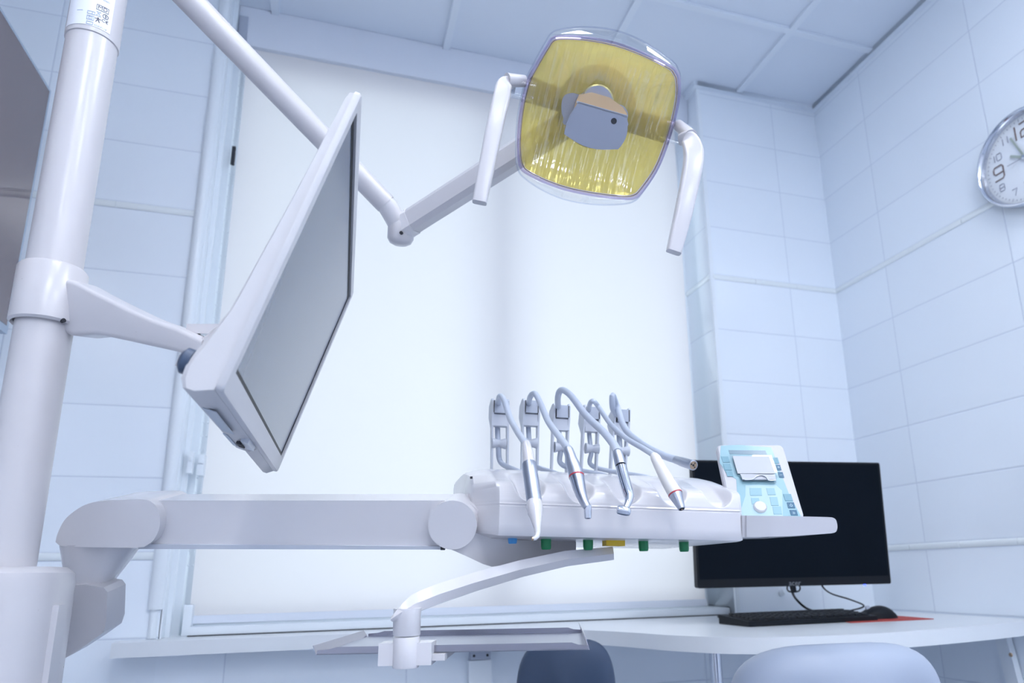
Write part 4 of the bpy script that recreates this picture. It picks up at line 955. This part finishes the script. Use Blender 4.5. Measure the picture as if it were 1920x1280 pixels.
b = B(); b.lathe((pp.x, pp.y, zrow(1251)), Z3, [(R1*0.92, 0), (R1*0.97, 0.002), (R1*0.97, zrow(1193)-zrow(1251)-0.001), (R1*0.93, zrow(1193)-zrow(1251))], 32); build('lower_post', b, M_PLASTIC, tarm)
TRZ = 0.818
fa, fb = at(592, 1224, 0.80), at(1105, 1227, 0.80)
fx = V(RGT.x, RGT.y, 0).normalized(); fyv = V(-fx.y, fx.x, 0)
z0, z1 = zrow(1246), zrow(1204)
b = B(); b.box(V(pp.x, pp.y, (z0+z1)/2)+fyv*0.010, (0.061, 0.034, z1-z0), (fx, fyv, Z3)); build('tray_clamp', b.bevel(0.011, 4), M_PLASTIC, tarm)
b = B(); b.box(V(pp.x, pp.y, zrow(1228)-0.003)+fyv*0.06+fx*0.02, (0.05, 0.12, 0.007), (fx, fyv, Z3)); build('support_plate', b.bevel(0.003), M_PLASTIC2, tarm)
# stainless tray
def trp(px, py, z): return onz(px, py, z)
zr = zrow(1228)+0.001
FL, FR = V(pp.x, pp.y, zr)+fyv*0.012-fx*0.107, V(pp.x, pp.y, zr)+fyv*0.012+fx*0.212
TRW, TRD = (FR-FL).length, 0.235
def TP(x, y, z): return FL+fx*x+fyv*y+Z3*z
tray = thing('instrument_tray', 'shallow stainless steel tray clamped at its front edge below the curved arm', 'tray', TP(TRW/2, TRD/2, 0))
b = B(); b.rings([[TP(0, 0, 0), TP(TRW, 0, 0), TP(TRW, TRD, 0), TP(0, TRD, 0)], [TP(0, 0, 0.0012), TP(TRW, 0, 0.0012), TP(TRW, TRD, 0.0012), TP(0, TRD, 0.0012)]]); build('tray_floor', b, M_STEEL, tray)
def lip(pts, off, name):
    b = B(); b.prism(pts, off); build(name, b.bevel(0.0004, 1), M_TRAYRIM, tray)
hr = 0.0085
lip([TP(0.0, 0, 0), TP(TRW, 0, 0), TP(TRW, 0, 0.005), TP(TRW-0.012, 0, 0.006), TP(TRW-0.020, 0, hr), TP(0.024, 0, hr), TP(0.014, 0, 0.006), TP(0, 0, 0.005)], fyv*0.001, 'front_rim')
lip([TP(0.0, TRD, 0), TP(TRW, TRD, 0), TP(TRW, TRD, 0.005), TP(TRW-0.012, TRD, 0.006), TP(TRW-0.020, TRD, hr), TP(0.024, TRD, hr), TP(0.014, TRD, 0.006), TP(0, TRD, 0.005)], -fyv*0.001, 'back_rim')
lip([TP(0, 0, 0), TP(-0.006, 0.004, 0.010), TP(-0.006, TRD-0.004, 0.010), TP(0, TRD, 0)], -fx*0.001, 'side_rim')
lip([TP(TRW, 0, 0), TP(TRW-0.004, 0.004, 0.015), TP(TRW-0.004, TRD-0.004, 0.015), TP(TRW, TRD, 0)], fx*0.001, 'side_rim')

# ------------------------------------------------------------------ instruments with their hoses
def dI(px, py): return 0.897+(905-py)*0.0006+(px-985)/455*0.085
def hose_pts(i, mid, end, start_px):
    s, zt_ = hold[i]
    a = [T(*start_px, 0.108), T(start_px[0]-0.010, start_px[1]+0.012, 0.116)]
    a += [T(s+0.006, TH+0.010, 0.140), T(s, TH+0.006, zt_-0.082), T(s-0.001, TH+0.016, zt_-0.045), T(s-0.001, TH+0.018, zt_-0.012)]
    return a+mid+[end]
def instrument(name, label, cat, loc): return thing(name, label, cat, loc)
def seg(px, py): return at(px, py, dI(px, py))
def lathe_px(pts, n=28):
    """turned body through (px, py, width px[, extra depth]) stations"""
    P_ = [at(p[0], p[1], dI(p[0], p[1])+(p[3] if len(p) > 3 else 0)) for p in pts]
    return B().tube(P_, [max(p[2], 0.5)/2*dI(p[0], p[1])/FPX for p in pts], n)
def over(i, px, py, d): return at(px, py, d)
HR = 0.0048
def mk_hose(parent, i, mids, end, st, r0=0.0040, r1=0.0052):
    pts = hose_pts(i, [at(*m_) for m_ in mids], end, st)
    n = len(pts); sp, rv = smooth_path(pts, 8, [r0+(r1-r0)*k/(n-1) for k in range(n)])
    b = B(); b.tube(sp, rv, 14); return build('hose', b, M_HOSE, parent)
dh = (T(hold[0][0], TH, 0)-CAM).dot(FWD)
d5 = (T(hold[4][0], TH, 0)-CAM).dot(FWD)
# syringe
t = instrument('air_water_syringe', 'steel three-way syringe with a white nozzle, leftmost instrument on the table', 'dental instrument', seg(1002, 1005))
mk_hose(t, 0, [(937, 743, dh+0.0), (946, 752, dh-0.03), (957, 785, 1.08), (972, 812, 1.0)], seg(989, 836), (s_at(985, 868, 0.20)[0], 0.20), 0.0046, 0.0048)
build('hose_boot', lathe_px([(986, 829, 13), (987, 834, 17), (989, 846, 20), (991.5, 862, 23), (992, 869, 24)]), M_PLASTIC, t)
build('body', lathe_px([(992, 868, 24), (992.2, 869.5, 27), (994, 885, 28), (998, 912, 28.5), (1001.5, 938, 29), (1002, 941, 28)]), M_ANOD, t)
q = seg(993, 872); build('lock_screw', B().lathe(at(993, 872.5, dI(993, 872)-0.0106), FWD, [(0.0016, 0), (0.0016, 0.002)], 10), M_DARKHOLE, t)
build('nozzle_boot', lathe_px([(1002, 939, 27), (1002, 944, 30), (1002.5, 952, 31), (1003.5, 960, 29), (1005, 968, 24), (1006, 976, 20), (1007.5, 990, 13), (1008, 999, 10.5), (1007, 1005, 9.5), (1003, 1009, 8.5), (999, 1010, 7.5)]), M_PLASTIC, t)
build('nozzle_tip', lathe_px([(1000, 1010, 7.8), (997, 1009.5, 7.0)]), M_BRASS, t)
# contra-angle handpiece
t = instrument('contra_angle_handpiece', 'steel contra-angle handpiece with a thin dark red ring, second instrument from the left', 'dental instrument', seg(1090, 972))
d1h = (T(hold[1][0], TH, 0)-CAM).dot(FWD)
mk_hose(t, 1, [(994, 744, d1h), (1003, 738, d1h-0.03), (1013, 755, 1.13), (1028, 790, 1.07), (1050, 820, 1.0)], seg(1066, 842), (s_at(1055, 868, 0.20)[0], 0.20))
build('coupling', lathe_px([(1065, 840, 16), (1065.5, 844, 19.5), (1069, 853, 20), (1071, 861, 22), (1073, 868, 25.5), (1077, 878, 27.5), (1081, 892, 29)]), M_ANOD, t)
build('colour_ring', lathe_px([(1080.8, 892, 29.4), (1081.3, 894.6, 29.2)]), M_RED, t)
build('body', lathe_px([(1081.3, 894.4, 28.6), (1083, 901, 27), (1086, 914, 25), (1090, 928, 21), (1094, 938, 18), (1098, 946, 16), (1101, 951, 14)]), M_STEEL, t)
c0 = at(1102, 948, dI(1102, 948)); 
b = B(); hd = (-UPV*0.94-FWD*0.25).normalized(); b.lathe(c0, hd, [(0.0042, -0.001), (0.0050, 0), (0.0050, 0.010), (0.0046, 0.0155), (0.0030, 0.0165)], 24); build('head', b, M_CHROME, t)
# turbine
t = instrument('turbine_handpiece', 'chrome turbine handpiece with a small drum head, third instrument from the left', 'dental instrument', seg(1172, 965))
d2h = (T(hold[2][0], TH, 0)-CAM).dot(FWD)
mk_hose(t, 2, [(1046, 745, d2h), (1053, 731, d2h-0.02), (1070, 741, 1.14), (1100, 780, 1.09), (1130, 808, 1.05), (1150, 832, 1.0)], seg(1158, 848), (s_at(1145, 872, 0.20)[0], 0.20), 0.0042, 0.0062)
build('coupling', lathe_px([(1157, 846, 16), (1158, 850, 19), (1161, 860, 21), (1164, 872, 21.5)]), M_ANOD, t)
build('seal_ring', lathe_px([(1163.8, 871.5, 18.5), (1164.6, 876, 18.5)]), M_DARKHOLE, t)
build('body', lathe_px([(1164.6, 875, 21), (1168, 890, 21.5), (1173, 908, 21), (1177, 922, 20.5), (1180, 931, 19.5), (1179, 939, 16), (1176, 947, 13), (1172, 955, 12)]), M_CHROME, t)
b = B()
for k in range(7): b.ring(at(1171+k*0.9, 901+k*3.0, dI(1171, 903)-0.0004*k), RGT, (FWD*0.8+UPV*0.6).normalized(), 0.0074, 0.0004, 24, 6)
build('grip_rings', b, M_STEEL, t)
c0 = at(1169.5, 957, dI(1169, 957)); b = B(); hd = (RGT*0.96-UPV*0.22).normalized(); b.lathe(c0-hd*0.0088, hd, [(0.0045, 0), (0.0058, 0.0012), (0.0062, 0.006), (0.0060, 0.013), (0.0050, 0.0165), (0.0036, 0.0176)], 24); build('head', b, M_CHROME, t)
# scaler
t = instrument('scaler_handpiece', 'white scaler handpiece with a red ring and steel tip, fourth instrument from the left', 'dental instrument', seg(1270, 955))
d3h = (T(hold[3][0], TH, 0)-CAM).dot(FWD)
mk_hose(t, 3, [(1106, 757, d3h), (1113, 752, d3h-0.02), (1124, 765, 1.19), (1145, 795, 1.14), (1172, 820, 1.09), (1205, 840, 1.04)], seg(1226, 853), (s_at(1225, 873, 0.20)[0], 0.20), 0.0040, 0.0042)
build('body', lathe_px([(1225, 850, 9), (1226, 853, 15), (1229, 858, 19), (1240, 880, 22), (1252, 902, 25), (1262, 919, 26.5), (1266, 925.5, 27)]), M_IVORY, t)
build('colour_ring', lathe_px([(1265.7, 925, 27.6), (1266.8, 927.2, 27.4)]), M_RED, t)
build('tip_cone', lathe_px([(1266.7, 927, 26.6), (1270, 935, 23), (1274, 944, 18), (1277, 951, 14.5), (1278.3, 954, 13)]), M_STEEL, t)
build('tip_socket', lathe_px([(1278.2, 953.8, 9.5), (1278.6, 954.6, 9)]), M_DARKHOLE, t)
build('contact_pin', lathe_px([(1278.4, 954.2, 3.5), (1278.9, 955.4, 3)]), M_BRASS, t)
# empty hose coupling
t = instrument('hose_coupling', 'empty steel hose coupling lying on top of the table, rightmost instrument', 'dental instrument', at(1290, 875, 1.03))
e0 = at(1268, 862, 1.055); e1 = at(1300, 872, 1.012)
pts = [T(s_at(1200, 874, 0.20)[0], 0.20, 0.108), T(hold[4][0]+0.012, TH+0.004, 0.125), T(hold[4][0], TH+0.008, 0.160), T(hold[4][0]-0.002, TH+0.018, hold[4][1]-0.02), at(1149, 765, d5), at(1149, 741, d5-0.015), at(1158, 765, 1.22), at(1173, 805, 1.17), at(1205, 833, 1.12), at(1240, 852, 1.08), e0]
sp, rv = smooth_path(pts, 8, [0.0045+0.0014*k/10 for k in range(11)])
b = B(); b.tube(sp, rv, 14); build('hose', b, M_HOSE, t)
b = B(); dd = (e1-e0).normalized(); Lc = (e1-e0).length
b.lathe(e0-dd*0.004, dd, [(0.0055, 0), (0.0062, 0.003), (0.0064, 0.016), (0.0070, 0.018), (0.0074, Lc), (0.0074, Lc+0.004), (0.0062, Lc+0.0045), (0.0060, Lc-0.001), (0.0052, Lc-0.001)], 28, True, False); build('coupling', b, M_STEEL, t)
b = B(); b.lathe(e1-dd*0.003, dd, [(0.0060, 0), (0.0060, 0.003)], 24); build('coupling_face', b, M_BRASS, t)
b = B()
for a_, r_, o_ in ((0, 0.0016, 0), (0.4, 0.0012, 0.0036), (2.2, 0.0010, 0.0036), (4.0, 0.0010, 0.0036)):
    sx = dd.cross(Z3).normalized(); uy = sx.cross(dd); b.lathe(e1+sx*math.cos(a_)*o_+uy*math.sin(a_)*o_, dd, [(r_, 0), (r_, 0.0004)], 12)
build('port', b, M_DARKHOLE, t)

# ------------------------------------------------------------------ stools
def stool(name, label, c, wd, hh, th, yaw, mm_, shell_m, ztop):
    ex_ = V(math.cos(yaw), math.sin(yaw), 0); ey_ = V(-ex_.y, ex_.x, 0)       # ey_ points away from the camera
    t = thing(name, label, 'stool', V(c.x, c.y+0.0, 0))
    b = B(); rings = []
    for k in range(25):
        a = -PI/2+PI*k/24; y = th/2*math.sin(a); s = max(0.02, abs(math.cos(a))**0.42)
        rings.append([c+ex_*(x*s)+Z3*(ztop-hh/2+yy*s-c.z)+ey_*(y+0.25*x*x/wd) for x, yy in squircle(wd/2, hh/2, 3.6, 48)])
    b.rings(rings); build('backrest', b, mm_, t)
    cc_ = V(c.x, c.y, 0)
    b = B(); b.ext(squircle(wd*0.44, hh*0.42, 3.2, 40), V(c.x, c.y, ztop-hh/2)+ey_*(th/2-0.004), ex_, Z3, ey_, 0.014); build('back_shell', b, shell_m, t)
    sc_ = cc_-ey_*0.20*(1 if shell_m is M_PLASTIC2 else -1)
    sgn = -1
    sc_ = cc_+ey_*0.22*sgn
    b = B(); b.tube(smooth_path([V(c.x, c.y, ztop-hh*0.6)+ey_*(th/2+0.006)*(-sgn)*-1*0+ey_*0.02*(-sgn), V(c.x, c.y, 0.47)+ey_*0.03*(-sgn), sc_+Z3*0.435], 6), 0.014, 12); build('back_support', b, M_CHROME, t)
    b = B(); b.lathe(sc_+Z3*0.44, Z3, [(0.14, 0), (0.18, 0.012), (0.185, 0.04), (0.17, 0.062), (0.10, 0.072)], 40); build('seat', b, mm_, t)
    b = B(); b.lathe(sc_+Z3*0.09, Z3, [(0.03, 0), (0.03, 0.15), (0.02, 0.152), (0.02, 0.35)], 20); build('gas_column', b, M_CHROME, t)
    for k in range(5):
        a = 2*PI*k/5+0.3; d_ = V(math.cos(a), math.sin(a), 0)
        b = B(); b.sweep([sc_+Z3*0.10, sc_+d_*0.26+Z3*0.075], [rr(0.04, 0.03, 0.008), rr(0.028, 0.02, 0.006)], up=Z3); lg = build('base_arm', b, M_CHROME, t)
        b = B(); b.lathe(sc_+d_*0.26+Z3*0.027-d_.cross(Z3)*0.012, d_.cross(Z3), [(0.020, 0), (0.027, 0.004), (0.027, 0.020), (0.020, 0.024)], 20); b.tube([sc_+d_*0.26+Z3*0.05, sc_+d_*0.26+Z3*0.08], 0.008, 10); build('caster', b, M_BLACK, lg)
    return t
c = at(1063, 1240, 1.42); stool('assistant_stool', 'dark navy stool backrest with a white edge standing between tray and desk', c, 0.205, 0.30, 0.05, -0.15, M_NAVY, M_PLASTIC2, at(1063, 1198, 1.42).z)
c = at(1577, 1240, 1.08); stool('operator_stool', 'wide pale blue grey stool backrest in front of the keyboard desk', c, 0.355, 0.26, 0.11, -0.12, M_PALEV, M_GREYP, at(1600, 1206, 1.08).z)
